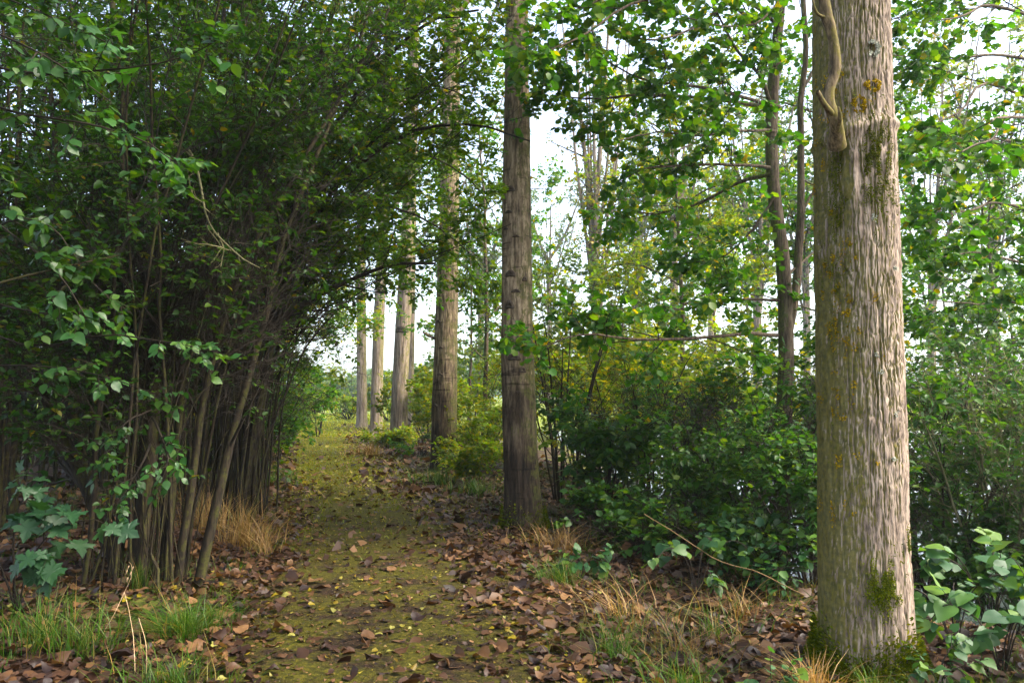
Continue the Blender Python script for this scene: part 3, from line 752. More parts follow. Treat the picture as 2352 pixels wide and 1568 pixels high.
# ------------------------------------------------------------------ hazy poplars across the water
def far_poplar(label, px, D, base_py, fork_py, r, lean, nl, spread, leafmat, h=22, ls=.13, dens=1.0):
    b = P(px, base_py, D); b[2] = max(float(gz(b[0], b[1])), -.9) - .1
    fk = P(px + lean, fork_py, D)
    t = thing("poplar_tree", label, "tree", b, "hazy poplars across the pond")
    tp, tr = limb([b, (b + fk) / 2 + np.array([.1, 0, 0]), fk], r, r * .8, 12, .02)
    obj("trunk", tube_mesh("trunk", [((tp - b)[None], tr[None], 10)], M['bark3']), t)
    lim = []
    for i in range(nl):
        a = i * 2.4 + rng.uniform(-.5, .5); o = np.array([math.cos(a), .7 * math.sin(a), 0]) * spread * rng.uniform(.5, 1.1)
        f = rng.uniform(.55, 1.0) if i > 1 else 1.0
        p0 = tp[int(f * 11)]
        L = h - p0[2]
        lim.append(limb([p0, p0 + o * .35 + UP * L * .35, p0 + o * .8 + UP * L * (.75 + .2 * f)], r * (.62 if i < 3 else .35), .02, 12, .04))
    for l in lim: obj("limb", tube_mesh("limb", [((l[0] - b)[None], l[1][None], 6)], M['bark3']), t)
    foliage(t, b, (np.stack([l[0] for l in lim]), np.stack([l[1] for l in lim])), 9, (.8, 2.4), 5, (.4, 1.1), 3, (.3, .6), max(2, int(4 * dens)), ls, .85, leafmat, M['barkmid'], temp=FAR_V, tq=FAR_Q, sides=(4, 3, 3), tilt=.9, minr=.006, t0=.1, lod=2)
    return t

FP = [("pale forked poplar across the pond, right of the scarred trunk", 1370, 36, 1000, 560, .27, -8, 9, 3.0, 'poplar', 24, .12, .8),
      ("hazy poplar across the pond with yellowing top, left of the double-stemmed tree", 1540, 44, 990, 520, .26, 5, 10, 4.0, 'yellowgreen', 20, .15, 1.4),
      ("dim poplar trunk across the pond just left of the double-stemmed tree", 1735, 40, 1000, 600, .25, 3, 9, 4.0, 'fargreen', 20, .15, 1.4),
      ("hazy poplar across the pond between the forked one and the yellowing one", 1455, 60, 975, 560, .28, 8, 10, 4.5, 'fargreen', 22, .17, 1.2),
      ("bluish poplar far across the pond behind the stout dark one", 1100, 62, 960, 640, .26, 4, 10, 4.0, 'fargreen', 19, .16, 1.3),
      ("thin far poplar standing just right of the scarred trunk, lost in haze", 1262, 66, 960, 600, .24, -4, 9, 4.0, 'fargreen', 20, .16, .8),
      ("hazy poplar just right of the nearest trunk", 2132, 38, 1010, 540, .22, 6, 9, 3.5, 'poplar', 20, .13, 1.0),
      ("yellow-topped poplar at the upper right corner across the pond", 2270, 46, 990, 480, .26, 10, 11, 4.5, 'yellowgreen', 24, .15, 1.5),
      ("hazy poplar behind the middle of the double-stemmed tree", 1850, 48, 990, 560, .25, 0, 10, 4.5, 'fargreen', 22, .16, 1.5),
      ("blurred far tree behind the yellowing poplar", 1630, 58, 975, 560, .25, 0, 10, 5.0, 'yellowgreen', 20, .18, 1.5)]
for a in FP: far_poplar(*a[:9], M[a[9]], a[10], a[11], a[12] * 1.4)

# ------------------------------------------------------------------ generic bush
def bush(name, label, px, py, D, h, rad, nst, n2, n3, nt, ml, size, wr, mleaf, mbark=None, r0=.014, lean=(0, 0), keep=None, temp=LEAF_V, tq=LEAF_Q, l2=None, group=None, cat="bush", base=None, droop=.25, tilt=.45, parts=True):
    if base is None:
        b = P(px, py, D)
    else:
        b = np.array([base[0], base[1], 0.0])
    b[2] = max(float(gz(b[0], b[1])), -.85) - .03
    t = thing(name, label, cat, b, group)
    st = []
    for i in range(nst):
        a = i * 2.4 + rng.uniform(-.6, .6); o = np.array([math.cos(a), math.sin(a), 0]); s = rng.uniform(.35, 1.0) * rad
        hh = h * rng.uniform(.7, 1.05); p0 = b + o * rad * .12 * rng.uniform(.2, 1)
        ln = np.array([lean[0], lean[1], 0])
        st.append(limb([p0, p0 + o * s * .3 + UP * hh * .45 + ln * .3, p0 + o * s * .75 + UP * hh * .85 + ln * .7, p0 + o * s + UP * hh + ln], r0 * rng.uniform(.7, 1.2), .003, 12, .018))
    mb = mbark or M['twig']
    keep = keep or clumpy(seed=int(rng.integers(1000)))
    if D >= 9.5: temp, tq = FAR_V, FAR_Q
    LP, LR = limb_parts(t, b, st, mb, "stem", 6)
    l2 = l2 or (h * .18, h * .42)
    foliage(t, b, (LP, LR), n2, l2, n3, (l2[0] * .5, l2[1] * .6), nt, (.12, .28), ml, size, wr, mleaf, mb, keep=keep, temp=temp, tq=tq, t0=.15, sides=(4, 3, 3), droop=droop, tilt=tilt, minr=.0022, lod=2 if D > 12 else 1)
    return t

# ------------------------------------------------------------------ left thicket
def shrub(label, base, stems_px, fan, leafmat, n2, n3, nt, ml, size, keep, barkm, wr=.62, l2=(.5, 1.5), l3=(.25, .7), group="shrubs of the thicket left of the path", minr=.0022, temp=LEAF_V, tq=LEAF_Q, tlen=(.12, .32), name="hazel_shrub", lod=1, rise=(.08, .10, .38, .40, .44, .78)):
    b = np.array([base[0], base[1], float(gz(base[0], base[1])) - .03])
    t = thing(name, label, "shrub", b, group)
    st = []
    for pts, r0, r1 in stems_px:
        q = [P(*p) for p in pts]
        q[0][2] = float(gz(q[0][0], q[0][1])) - .03
        st.append(limb(q, r0, r1, 16, .014))
    for (n, x0, x1, y0, y1, d0, d1, r0, sp) in fan:
        for i in range(n):
            p0 = b + np.array([rng.uniform(-1.5, 1.1) * sp, rng.uniform(-1.4, 1.4) * sp, 0]); p0[2] = float(gz(p0[0], p0[1])) - .03
            tip = P(rng.uniform(x0, x1), rng.uniform(y0, y1), rng.uniform(d0, d1))
            v = tip - p0
            a1 = p0 + v * np.array(rise[:3]) + rng.normal(0, .06, 3); a2 = p0 + v * np.array(rise[3:]) + rng.normal(0, .10, 3)
            st.append(limb([p0, a1, a2, tip], r0 * rng.uniform(.45, 1.4), .004, 16, .03))
    LP, LR = limb_parts(t, b, st, barkm, "stem", 7 if lod < 2 else 5)
    foliage(t, b, (LP, LR), n2, l2, n3, l3, nt, tlen, ml, size, wr, leafmat, M['twig'], ang2=(18, 50), keep=keep, temp=temp, tq=tq, t0=.25, minr=minr, lod=lod)
    return t, b

def keep_near(p):
    k = .10 + .60 * smooth01(2.7, 3.8, p[:, 2])
    front = smooth01(6.4, 5.4, p[:, 1]) * .45 + smooth01(-3.0, -3.8, p[:, 0]) * .40
    return np.clip(k + front, 0, .85)
S1, sb1 = shrub("big multi-stemmed shrub with a pale thick stem at the front of the left thicket", (-2.85, 6.3),
    [([(310, 1345, 6.2), (328, 1180, 6.2), (352, 950, 6.3), (345, 700, 6.5), (300, 400, 6.8), (260, 0, 7.0), (240, -300, 7.2)], .066, .018),
     ([(385, 1345, 6.3), (400, 1100, 6.3), (430, 800, 6.4), (480, 500, 6.6), (500, 250, 6.8), (520, 0, 7), (540, -250, 7.2)], .034, .012),
     ([(405, 1342, 6.3), (440, 1100, 6.3), (480, 850, 6.4), (560, 600, 6.6), (700, 350, 6.9), (860, 80, 7.2), (960, -150, 7.4)], .036, .010),
     ([(455, 1335, 6.35), (500, 1150, 6.4), (545, 960, 6.5), (600, 760, 6.7), (650, 560, 6.9), (760, 280, 7.2), (850, 0, 7.5)], .044, .012),
     ([(350, 1340, 6.4), (300, 1000, 6.6), (230, 700, 6.8), (190, 350, 7), (150, 0, 7.2)], .03, .010),
     ([(372, 1340, 6.5), (385, 1050, 6.6), (372, 700, 6.8), (385, 300, 7), (410, -50, 7.2)], .03, .010),
     ([(270, 1330, 6.6), (210, 1150, 6.6), (110, 950, 6.6), (30, 800, 6.5), (-80, 640, 6.4)], .055, .02),
     ([(255, 1330, 6.8), (170, 1000, 7.0), (130, 650, 7.2), (120, 250, 7.4), (60, -100, 7.6)], .05, .015)],
    [(14, 200, 950, -350, 250, 6.2, 8.0, .012, .24), (16, 350, 900, 100, 650, 6.0, 7.6, .008, .28), (10, -200, 300, 200, 900, 5.4, 7.0, .010, .3), (6, 200, 900, -900, -400, 4.0, 6.0, .02, .25)],  # last fan: unseen stems over the camera, added for shade
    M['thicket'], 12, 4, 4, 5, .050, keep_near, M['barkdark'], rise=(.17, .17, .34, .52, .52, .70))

def keep_mid(p):
    return np.clip(.10 + .85 * smooth01(2.3, 3.3, p[:, 2]) + .6 * smooth01(-1.6, -.6, p[:, 0]) , 0, .95)
S2, sb2 = shrub("shrub with thick dark limbs arching right over the path, second in the left thicket", (-3.3, 9.6),
    [([(545, 1190, 9.4), (590, 930, 9.4), (640, 740, 9.3), (720, 680, 9.2), (800, 640, 9.1), (900, 602, 9.0), (1000, 600, 8.9)], .050, .014),
     ([(560, 1190, 9.5), (610, 850, 9.5), (670, 500, 9.4), (715, 230, 9.3), (770, 0, 9.3), (840, -250, 9.3)], .065, .02),
     ([(530, 1190, 9.6), (570, 900, 9.6), (640, 600, 9.4), (740, 350, 9.2), (850, 180, 9), (980, 60, 8.8), (1100, 30, 8.6)], .05, .012),
     ([(520, 1190, 9.6), (520, 900, 9.6), (560, 600, 9.5), (580, 300, 9.3), (600, 0, 9.3), (640, -250, 9.2)], .05, .015),
     ([(535, 1190, 9.9), (560, 850, 10.2), (650, 560, 10.6), (820, 470, 11.0), (960, 490, 11.3), (1060, 560, 11.4), (1110, 620, 11.4)], .034, .006),
     ([(525, 1190, 9.9), (540, 850, 10.2), (640, 480, 10.6), (820, 330, 11.0), (980, 360, 11.3), (1090, 430, 11.4), (1140, 520, 11.4)], .034, .006),
     ([(540, 1190, 9.8), (570, 800, 9.9), (680, 420, 10.2), (840, 240, 10.4), (1000, 200, 10.6), (1120, 260, 10.6)], .034, .006),
     ([(550, 1190, 9.8), (580, 820, 9.9), (680, 560, 10.2), (800, 500, 10.5), (920, 520, 10.7), (1010, 600, 10.8)], .030, .006),
     ([(550, 1190, 9.6), (600, 900, 9.5), (720, 520, 9.2), (900, 330, 8.9), (1080, 290, 8.7), (1230, 330, 8.5)], .042, .008)],
    [(22, 650, 1200, -300, 350, 7.6, 10.5, .020, .35), (16, 760, 1190, 150, 560, 8.0, 10.5, .016, .35), (8, 1000, 1240, -100, 420, 7.6, 9.0, .014, .35), (7, 300, 650, -200, 300, 9, 11, .02, .3)],
    M['canopy'], 8, 4, 4, 6, .064, keep_mid, M['barkdark'], temp=FAR_V, tq=FAR_Q, wr=.7)

def keep_all(p): return .75 * np.clip(.35 + .5 * smooth01(1.6, 3.0, p[:, 2]) + .4 * smooth01(-4, -2.6, p[:, 0]), 0, .95)
S3, sb3 = shrub("leafy shrub hanging over the left edge of the path behind the arching limbs", (-5.2, 13.8), [],
    [(20, 640, 1130, 0, 560, 12, 14.8, .028, .4), (12, 860, 1150, 300, 640, 11.5, 14.5, .02, .4), (12, 560, 690, 520, 800, 12, 15, .022, .4), (8, 530, 640, 820, 1050, 11.5, 13.5, .014, .4), (7, 400, 700, -200, 500, 13, 16, .03, .4)],
    M['canopy'], 8, 4, 4, 6, .085, keep_all, M['barkdark'], temp=FAR_V, tq=FAR_Q, lod=2, minr=.003, l2=(.7, 1.8), l3=(.3, .9), tlen=(.15, .4))
S10, sb10 = shrub("leafy shrub whose arching limbs hang in front of the stout poplar's top", (-4.5, 11.8), [],
    [(11, 900, 1160, 150, 620, 10.6, 13.0, .020, .4)],
    M['canopy'], 9, 4, 4, 6, .085, lambda p: np.clip(.15 + smooth01(-3.2, -2.2, p[:, 0]), 0, 1), M['barkdark'], minr=.003, temp=FAR_V, tq=FAR_Q, lod=2, l2=(.6, 1.5), l3=(.3, .8))
S4, sb4 = shrub("rounded green shrub on the left where the path narrows", (-8.0, 19.5), [],
    [(20, 580, 900, 400, 790, 17, 20.5, .03, .5), (8, 570, 660, 760, 980, 17, 20, .02, .5), (8, 450, 850, 100, 500, 18, 21, .03, .5)],
    M['alder'], 8, 4, 4, 6, .10, lambda p: np.full(len(p), .85), M['barkdark'], temp=FAR_V, tq=FAR_Q, lod=2, minr=.004, l2=(.7, 1.9), l3=(.4, 1.0), tlen=(.2, .45))
S5, sb5 = shrub("yellow-green shrub overhanging the far end of the path", (-12.0, 27.0), [],
    [(20, 640, 880, 520, 800, 24, 29, .04, .6), (8, 600, 675, 850, 990, 24, 28, .03, .6), (8, 560, 840, 300, 650, 25, 30, .04, .6)],
    M['yellowgreen'], 8, 4, 4, 6, .13, lambda p: np.full(len(p), .85), M['barkdark'], temp=FAR_V, tq=FAR_Q, lod=2, minr=.005, l2=(.8, 2.2), l3=(.4, 1.2), tlen=(.25, .5))
S6, sb6 = shrub("dark shrub at the left edge behind the front shrub", (-5.6, 8.6), [],
    [(18, -150, 380, -300, 400, 8, 10, .03, .4), (12, -100, 450, 300, 1000, 8, 10, .016, .4)],
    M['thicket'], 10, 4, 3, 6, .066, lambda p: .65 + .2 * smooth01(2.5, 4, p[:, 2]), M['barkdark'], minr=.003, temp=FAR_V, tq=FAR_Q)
S7, sb7 = shrub("dense shrub deep in the thicket behind the stems", (-6.6, 12.5), [],
    [(22, 50, 600, -250, 500, 11.5, 14, .035, .6), (14, 100, 560, 400, 950, 11.5, 14, .025, .7)],
    M['thicket'], 8, 4, 4, 6, .10, lambda p: .80 + .1 * smooth01(2, 4, p[:, 2]), M['barkdark'], temp=FAR_V, tq=FAR_Q, lod=2, minr=.004, l2=(.7, 1.8), l3=(.3, .9))
S8, sb8 = shrub("sunlit shrub beyond the thicket seen through gaps at the left edge", (-15, 18), [],
    [(16, -300, 350, 100, 700, 15, 20, .04, .9), (14, -300, 400, 600, 1000, 15, 20, .03, .9)],
    M['yellowgreen'], 7, 4, 4, 6, .15, lambda p: np.full(len(p), .8), M['barkdark'], temp=FAR_V, tq=FAR_Q, lod=2, minr=.005, l2=(.8, 2.0), l3=(.4, 1.0))
S9, sb9 = shrub("tall leafy shrub filling the back of the thicket above the path", (-9.5, 16.5), [],
    [(18, 250, 720, 0, 600, 15, 18, .04, .7), (12, 300, 640, 500, 950, 15, 18, .03, .8)],
    M['canopy'], 8, 4, 4, 6, .13, lambda p: np.full(len(p), .85), M['barkdark'], temp=FAR_V, tq=FAR_Q, lod=2, minr=.004, l2=(.8, 2.0), l3=(.4, 1.0))

# shrub at the left edge; its unseen crown is added to shade the near ground
def shade_tips(n, lo, hi): return [np.array([rng.uniform(lo[i], hi[i]) for i in range(3)]) for _ in range(n)]
s0b = np.array([-4.3, 3.6, float(gz(-4.3, 3.6)) - .03])
S0 = thing("hazel_shrub", "shrub at the left edge, unseen shading crown added, leafy tips in the top left corner", "shrub", s0b, "shrubs of the thicket left of the path")
st0 = []
for tip in shade_tips(16, (-4.8, -0.5, 4.3), (1.0, 5.2, 7.0)) + shade_tips(8, (-4.8, 3.6, 2.0), (-2.2, 5.0, 4.6)) + shade_tips(6, (-5.5, 1.0, 2), (-3.6, 4.5, 5)):
    v = tip - s0b
    st0.append(limb([s0b + np.append(rng.normal(0, .25, 2), 0), s0b + v * np.array([.15, .15, .4]), s0b + v * np.array([.5, .5, .8]), tip], .022 * rng.uniform(.6, 1.4), .004, 16, .025))
LP, LR = limb_parts(S0, s0b, st0, M['barkdark'], "stem", 6)
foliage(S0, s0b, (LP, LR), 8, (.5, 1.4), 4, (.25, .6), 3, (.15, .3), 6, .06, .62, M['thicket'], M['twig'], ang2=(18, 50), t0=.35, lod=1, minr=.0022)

# dead lichen-covered branch hanging in front of the stems
db = P(462, 400, 5.7)
lim = [limb([P(430, 340, 5.9), P(455, 380, 5.8), P(465, 440, 5.7), P(478, 500, 5.65), P(515, 550, 5.6), P(560, 590, 5.5), P(600, 610, 5.45)], .011, .004, 14, .006),
       limb([P(500, 535, 5.65), P(512, 575, 5.6), P(505, 610, 5.55)], .006, .003, 14, .004),
       limb([P(530, 575, 5.6), P(480, 565, 5.5), P(425, 560, 5.45)], .006, .003, 14, .004),
       limb([P(455, 375, 5.8), P(400, 330, 5.8), P(330, 318, 5.8)], .006, .003, 14, .004),
       limb([P(470, 470, 5.7), P(440, 440, 5.6), P(430, 395, 5.6)], .005, .002, 14, .004)]
dbr = thing("dead_branch", "pale lichen-covered dead branch hanging among the thicket stems", "branch", lim[0][0][0])
limb_parts(dbr, lim[0][0][0], lim, M['twigpale'], "twig", 6)
kb = kids(np.stack([l[0] for l in lim]), np.stack([l[1] for l in lim]), 6, .2, 1, (30, 70), (.06, .22), 5, (0, 0, .1), .2, .5, .4)
obj("spur", tube_mesh("spur", [(kb[0] - lim[0][0][0], np.maximum(kb[1], .0015), 4)], M['twigpale']), dbr, kind="stuff")

# ------------------------------------------------------------------ double-stemmed alder and its long low branches
ab = P(1790, 1185, 9.6); ab[2] = float(gz(ab[0], ab[1])) - .1
al = thing("alder_tree", "slim double-stemmed tree left of the nearest trunk with long leafy side branches", "tree", ab)
st = [limb([ab, P(1800, 1000, 9.6), P(1806, 800, 9.6), P(1800, 620, 9.6), P(1780, 450, 9.6), P(1776, 280, 9.6), P(1784, 120, 9.6), P(1795, -20, 9.6), P(1800, -400, 9.7)], .105, .055, 30, .006),
      limb([P(1806, 790, 9.65), P(1830, 650, 9.8), P(1838, 520, 9.85), P(1840, 400, 9.9), P(1838, 250, 9.9), P(1850, 100, 9.9), P(1830, -200, 10)], .06, .03, 30, .006)]
limb_parts(al, ab, st, M['barkmid'], "trunk", 12)
A9 = 9.55
alimbs = [([(1773, 245, A9), (1650, 225, 9.3), (1500, 215, 9.0), (1380, 225, 8.7), (1290, 222, 8.5)], .028),
          ([(1790, 245, A9), (1740, 235, 9.2), (1600, 200, 8.8), (1480, 180, 8.4), (1360, 120, 8.0)], .026),
          ([(1772, 240, A9), (1745, 170, 9.3), (1690, 110, 9.1), (1640, 20, 8.8), (1600, -80, 8.6)], .03),
          ([(1768, 385, A9), (1690, 380, 9.2), (1560, 385, 8.9), (1480, 395, 8.6), (1420, 430, 8.4)], .022),
          ([(1770, 400, A9), (1690, 420, 9.8), (1600, 465, 10), (1500, 490, 10.2), (1420, 480, 10.4)], .026),
          ([(1786, 770, A9), (1700, 765, 9.0), (1580, 775, 8.6), (1460, 770, 8.3), (1340, 760, 8.1), (1250, 790, 8.0)], .026),
          ([(1790, 690, A9), (1700, 690, 9.2), (1600, 705, 8.9), (1500, 720, 8.7), (1420, 735, 8.5)], .020),
          ([(1785, 120, A9), (1720, 40, 9.2), (1620, -20, 8.8), (1480, -30, 8.4), (1330, 20, 8.0), (1220, 60, 7.8)], .028),
          ([(1795, 0, A9), (1700, -90, 9), (1560, -120, 8.6), (1420, -60, 8.2), (1300, -20, 8)], .028),
          ([(1776, 300, A9), (1700, 300, 9.0), (1600, 310, 8.5), (1500, 300, 8.1), (1420, 320, 7.8)], .02),
          ([(1790, 60, A9), (1700, 0, 8.9), (1600, 60, 8.4), (1500, 90, 8.0), (1400, 60, 7.6)], .022),
          ([(1800, -100, A9), (1700, -60, 8.6), (1580, -20, 8.0), (1450, 20, 7.4), (1340, 90, 7.0), (1250, 130, 6.8)], .024),
          ([(1795, -60, A9), (1840, -100, 9), (1760, 30, 8.4), (1680, 60, 8.0), (1560, 40, 7.6)], .02),
          ([(1780, 450, A9), (1720, 540, 9.6), (1660, 590, 9.7), (1600, 600, 9.8)], .016),
          ([(1838, 500, 9.85), (1870, 440, 10), (1930, 380, 10.3), (2020, 340, 10.6), (2120, 320, 10.8)], .022),
          ([(1845, 200, 9.9), (1900, 120, 10.2), (2000, 60, 10.4), (2120, 20, 10.6)], .024),
          ([(1800, 640, A9), (1850, 600, 10), (1900, 560, 10.4), (2000, 520, 10.8), (2100, 500, 11)], .018)]
lim = [limb([P(*p) for p in pts], r, .006, 16, .012) for pts, r in alimbs]
LP, LR = limb_parts(al, ab, lim, M['barkmid'], "branch", 6)
foliage(al, ab, (LP, LR), 12, (.4, 1.2), 4, (.2, .55), 3, (.12, .3), 5, .068, .86, M['alder'], M['twig'], temp=ROUND_V, t0=.18, flat=.6, droop=.35, tilt=.55, minr=.002, lod=1)
top_ = []  # unseen upper crown, added to shade the near ground
for i in range(14):
    z0 = 6.6 + i * .32; p0 = np.array([np.interp(z0, st[0][0][:, 2], st[0][0][:, 0]), np.interp(z0, st[0][0][:, 2], st[0][0][:, 1]), min(z0, st[0][0][-1, 2])])
    a = i * 2.4; o = np.array([math.cos(a), math.sin(a), 0]) * rng.uniform(2.2, 3.8)
    top_.append(limb([p0, p0 + o * .5 + UP * .9, p0 + o + UP * 1.4], .024, .006, 16, .02))
LP, LR = limb_parts(al, ab, top_, M['barkmid'], "branch", 5)
foliage(al, ab, (LP, LR), 9, (.5, 1.4), 4, (.3, .7), 3, (.2, .4), 5, .10, .86, M['alder'], M['twig'], temp=FAR_V, tq=FAR_Q, t0=.18, lod=2, minr=.004)

# neighbour whose branches reach in from the right edge
rb = np.array([8.6, 10.5, 0.0]); rb[2] = max(float(gz(8.6, 10.5)), -.85) - .1
ra = thing("alder_tree", "tree outside the right edge whose leafy branches reach in beside the nearest trunk", "tree", rb)
st = [limb([rb, rb + np.array([.1, 0, 3]), rb + np.array([-.1, .1, 7]), rb + np.array([.1, 0, 12])], .14, .05, 20, .01)]
limb_parts(ra, rb, st, M['barkmid'], "trunk", 10)
def rz(z): return rb + np.array([0, 0, z + .8])
rl = [([rz(5.6), P(2350, 135, 9.8), P(2200, 125, 9.2), P(2050, 118, 8.8)], .028), ([rz(4.6), P(2300, 200, 9), P(2200, 260, 8.4), P(2100, 300, 8)], .024),
      ([rz(4.0), P(2330, 330, 9.4), P(2220, 360, 8.8), P(2080, 410, 8.4)], .024), ([rz(3.6), P(2330, 470, 9), P(2240, 480, 8.3), P(2130, 520, 7.9)], .022),
      ([rz(6.2), P(2320, 20, 9.4), P(2220, 40, 8.8), P(2120, 60, 8.4)], .026), ([rz(6.6), P(2330, -80, 9.2), P(2200, -60, 8.4), P(2080, -20, 8)], .026),
      ([rz(3.0), P(2330, 600, 9.2), P(2250, 580, 8.6), P(2140, 600, 8.2)], .02), ([rz(5.2), P(2330, 260, 8), P(2280, 300, 7), P(2200, 330, 6.4)], .022), ([rz(2.4), P(2330, 700, 9.6), P(2240, 700, 9.2), P(2120, 690, 9)], .02)]
lim = [limb(p, r, .005, 16, .015) for p, r in rl]
LP, LR = limb_parts(ra, rb, lim, M['barkmid'], "branch", 7)
foliage(ra, rb, (LP, LR), 10, (.4, 1.2), 4, (.2, .5), 3, (.12, .3), 5, .066, .86, M['alder'], M['twig'], temp=ROUND_V, t0=.25, flat=.6, droop=.35, tilt=.55, minr=.002, lod=1)

# light crowns on the bank that glow against the sky
for lab, px, D, zlo, zhi, sp, mt, sz in (("yellow-green sapling tree behind the low leafy branch, in the gap", 1560, 17, 3.4, 8.5, 2.6, 'yellowgreen', .085),
                                    ("light green sapling tree standing behind the double stem", 1900, 15, 2.5, 8.5, 2.6, 'alder', .08),
                                    ("thin green sapling tree between the stout poplar and the scarred one", 1110, 20, 1.8, 8.5, 1.9, 'alder', .085),
                                    ("blue-green willow across the water in the bright gap", 1330, 33, 1.0, 6.5, 2.6, 'fargreen', .14),
                                    ("leafy willow across the water below the forked poplar", 1430, 31, .6, 7.5, 3.0, 'fargreen', .14),
                                    ("leafy willow across the water left of the double stem", 1640, 30, .6, 8.5, 3.4, 'yellowgreen', .14),
                                    ("leafy willow across the water behind the leaning stem", 1530, 38, .6, 8.0, 3.6, 'fargreen', .16),
                                    ("hazy leafy tree behind the stout poplar's right side", 1075, 34, 1.0, 11, 3.2, 'fargreen', .15),
                                    ("leafy willow across the water right of the nearest trunk", 2170, 30, .6, 8.5, 3.2, 'fargreen', .14),
                                    ("leafy willow across the water at the right edge", 2330, 26, .6, 7.0, 3.0, 'alder', .13),
                                    ("light sapling tree near the right edge behind the bare twigs", 2290, 17, 1.5, 7.5, 2.2, 'alder', .08)):
    b = P(px, 1000, D); b[2] = max(float(gz(b[0], b[1])), -.85) - .05
    t = thing("sapling_tree", lab, "tree", b)
    tp = limb([b, b + np.array([.1, 0, zhi * .5]), b + np.array([-.1, .1, zhi])], .07, .02, 16, .03)
    lim = []
    for i in range(11):
        z0 = zlo + (zhi - zlo) * i / 11 * .9; p0 = np.array([np.interp(z0, tp[0][:, 2], tp[0][:, 0]), np.interp(z0, tp[0][:, 2], tp[0][:, 1]), z0])
        a = i * 2.4; o = np.array([math.cos(a), math.sin(a), 0]) * sp * rng.uniform(.6, 1.1)
        lim.append(limb([p0, p0 + o * .5 + UP * .5, p0 + o + UP * .7], .022, .006, 16, .02))
    obj("trunk", tube_mesh("trunk", [((tp[0] - b)[None], tp[1][None], 8)], M['barkmid']), t)
    LP, LR = limb_parts(t, b, lim, M['barkmid'], "branch", 5)
    foliage(t, b, (LP, LR), 8, (.5, 1.4), 4, (.3, .8), 3, (.15, .4), 6, sz, .8, M[mt], M['twig'], temp=FAR_V, tq=FAR_Q, tilt=.7, minr=.004, lod=2)

# ------------------------------------------------------------------ undergrowth right of the path
B = bush
B("elder_bush", "dark green bush with large leaves right of the scarred trunk", 1395, 1175, 10.0, 1.45, .72, 12, 6, 4, 3, 6, .105, .55, M['under'], r0=.014, droop=.4, keep=clumpy(.38, .6, .9))
B("thicket_bush", "tall thin bush with dark curved stems right of the scarred trunk", 1290, 1130, 11.5, 3.2, 1.1, 8, 8, 4, 3, 6, .075, .70, M['yellowgreen'], M['barkdark'], r0=.022, keep=clumpy(.42, .62, .8))
B("thicket_bush", "yellow-green bush in the bright gap behind the large-leaved bush", 1440, 1120, 13.0, 3.0, 1.6, 13, 8, 4, 3, 6, .085, .70, M['yellowgreen'], M['barkdark'], r0=.02, keep=clumpy(.28, .5))
B("thicket_bush", "bush with a dark leaning stem in the middle of the undergrowth", 1500, 1130, 10.5, 2.0, 1.3, 10, 8, 4, 3, 6, .075, .70, M['alder'], M['barkdark'], r0=.02, lean=(.4, 0), keep=clumpy(.34, .54))
B("thicket_bush", "dense dark bush at the foot of the double-stemmed tree", 1760, 1230, 8.3, 1.7, 1.1, 13, 8, 4, 4, 6, .055, .70, M['under'], r0=.014, keep=clumpy(.35, .55))
B("thicket_bush", "dark leafy bush just left of the nearest trunk", 1868, 1290, 7.0, 1.35, .7, 12, 7, 4, 4, 6, .050, .70, M['under'], r0=.012)
B("thicket_bush", "green bush left of the double stem at mid height", 1660, 1180, 10.0, 2.0, 1.3, 13, 8, 4, 3, 6, .075, .72, M['alder'], r0=.016, keep=clumpy(.32, .52))
B("thicket_bush", "bright bush behind the double-stemmed tree near the water", 1700, 1080, 14.5, 3.4, 1.8, 13, 8, 4, 3, 6, .095, .70, M['yellowgreen'], r0=.02, keep=clumpy(.28, .5))
B("thicket_bush", "light bush at the water's edge behind the leaning stem", 1580, 1070, 16.5, 3.2, 1.9, 13, 8, 4, 3, 6, .10, .70, M['yellowgreen'], r0=.02, keep=clumpy(.28, .5))
B("thicket_bush", "bright leafy bush close behind the scarred trunk's right side", 1330, 1070, 16.5, 2.8, 1.6, 13, 8, 4, 3, 6, .10, .70, M['yellowgreen'], r0=.02, keep=clumpy(.28, .5))
B("bramble_bush", "sunny bramble mound between the stout poplar and the scarred one", 1110, 1065, 16.0, 1.25, 1.1, 14, 7, 4, 3, 6, .072, .70, M['yellowgreen'], r0=.010)
B("bramble_bush", "green bramble mound behind the stout poplar's foot", 1085, 1040, 20.0, 2.2, 1.5, 14, 8, 4, 3, 6, .085, .70, M['yellowgreen'], r0=.012)
B("bramble_bush", "low dark bramble at the left foot of the stout poplar", 960, 1040, 19.5, .5, .7, 12, 6, 4, 3, 6, .075, .70, M['alder'], r0=.008)
B("bramble_bush", "tangled bramble between the fourth and the stout poplar", 985, 1015, 25.0, 1.9, 1.4, 13, 8, 4, 3, 6, .10, .70, M['yellowgreen'], r0=.012)
B("bramble_bush", "low grassy bramble in front of the pale poplars", 905, 1022, 23.0, .5, .7, 12, 6, 4, 3, 6, .08, .70, M['yellowgreen'], r0=.008)
B("bramble_bush", "yellowish bramble patch right of the stout poplar's foot", 1090, 1090, 13.5, .65, .8, 12, 6, 4, 3, 6, .065, .70, M['yellowgreen'], r0=.008)
B("bramble_bush", "low bramble with dark leaves at the right foot of the scarred trunk", 1410, 1200, 8.9, .46, .65, 12, 5, 3, 3, 6, .062, .75, M['under'], r0=.006)
B("bramble_bush", "low spreading bramble in front of the large-leaved bush", 1470, 1260, 7.8, .38, .75, 12, 5, 3, 3, 5, .065, .78, M['under'], r0=.005)
B("bramble_bush", "low bramble carpet in the middle of the right verge", 1640, 1265, 7.6, .50, .85, 14, 5, 3, 3, 5, .068, .78, M['under'], r0=.005)
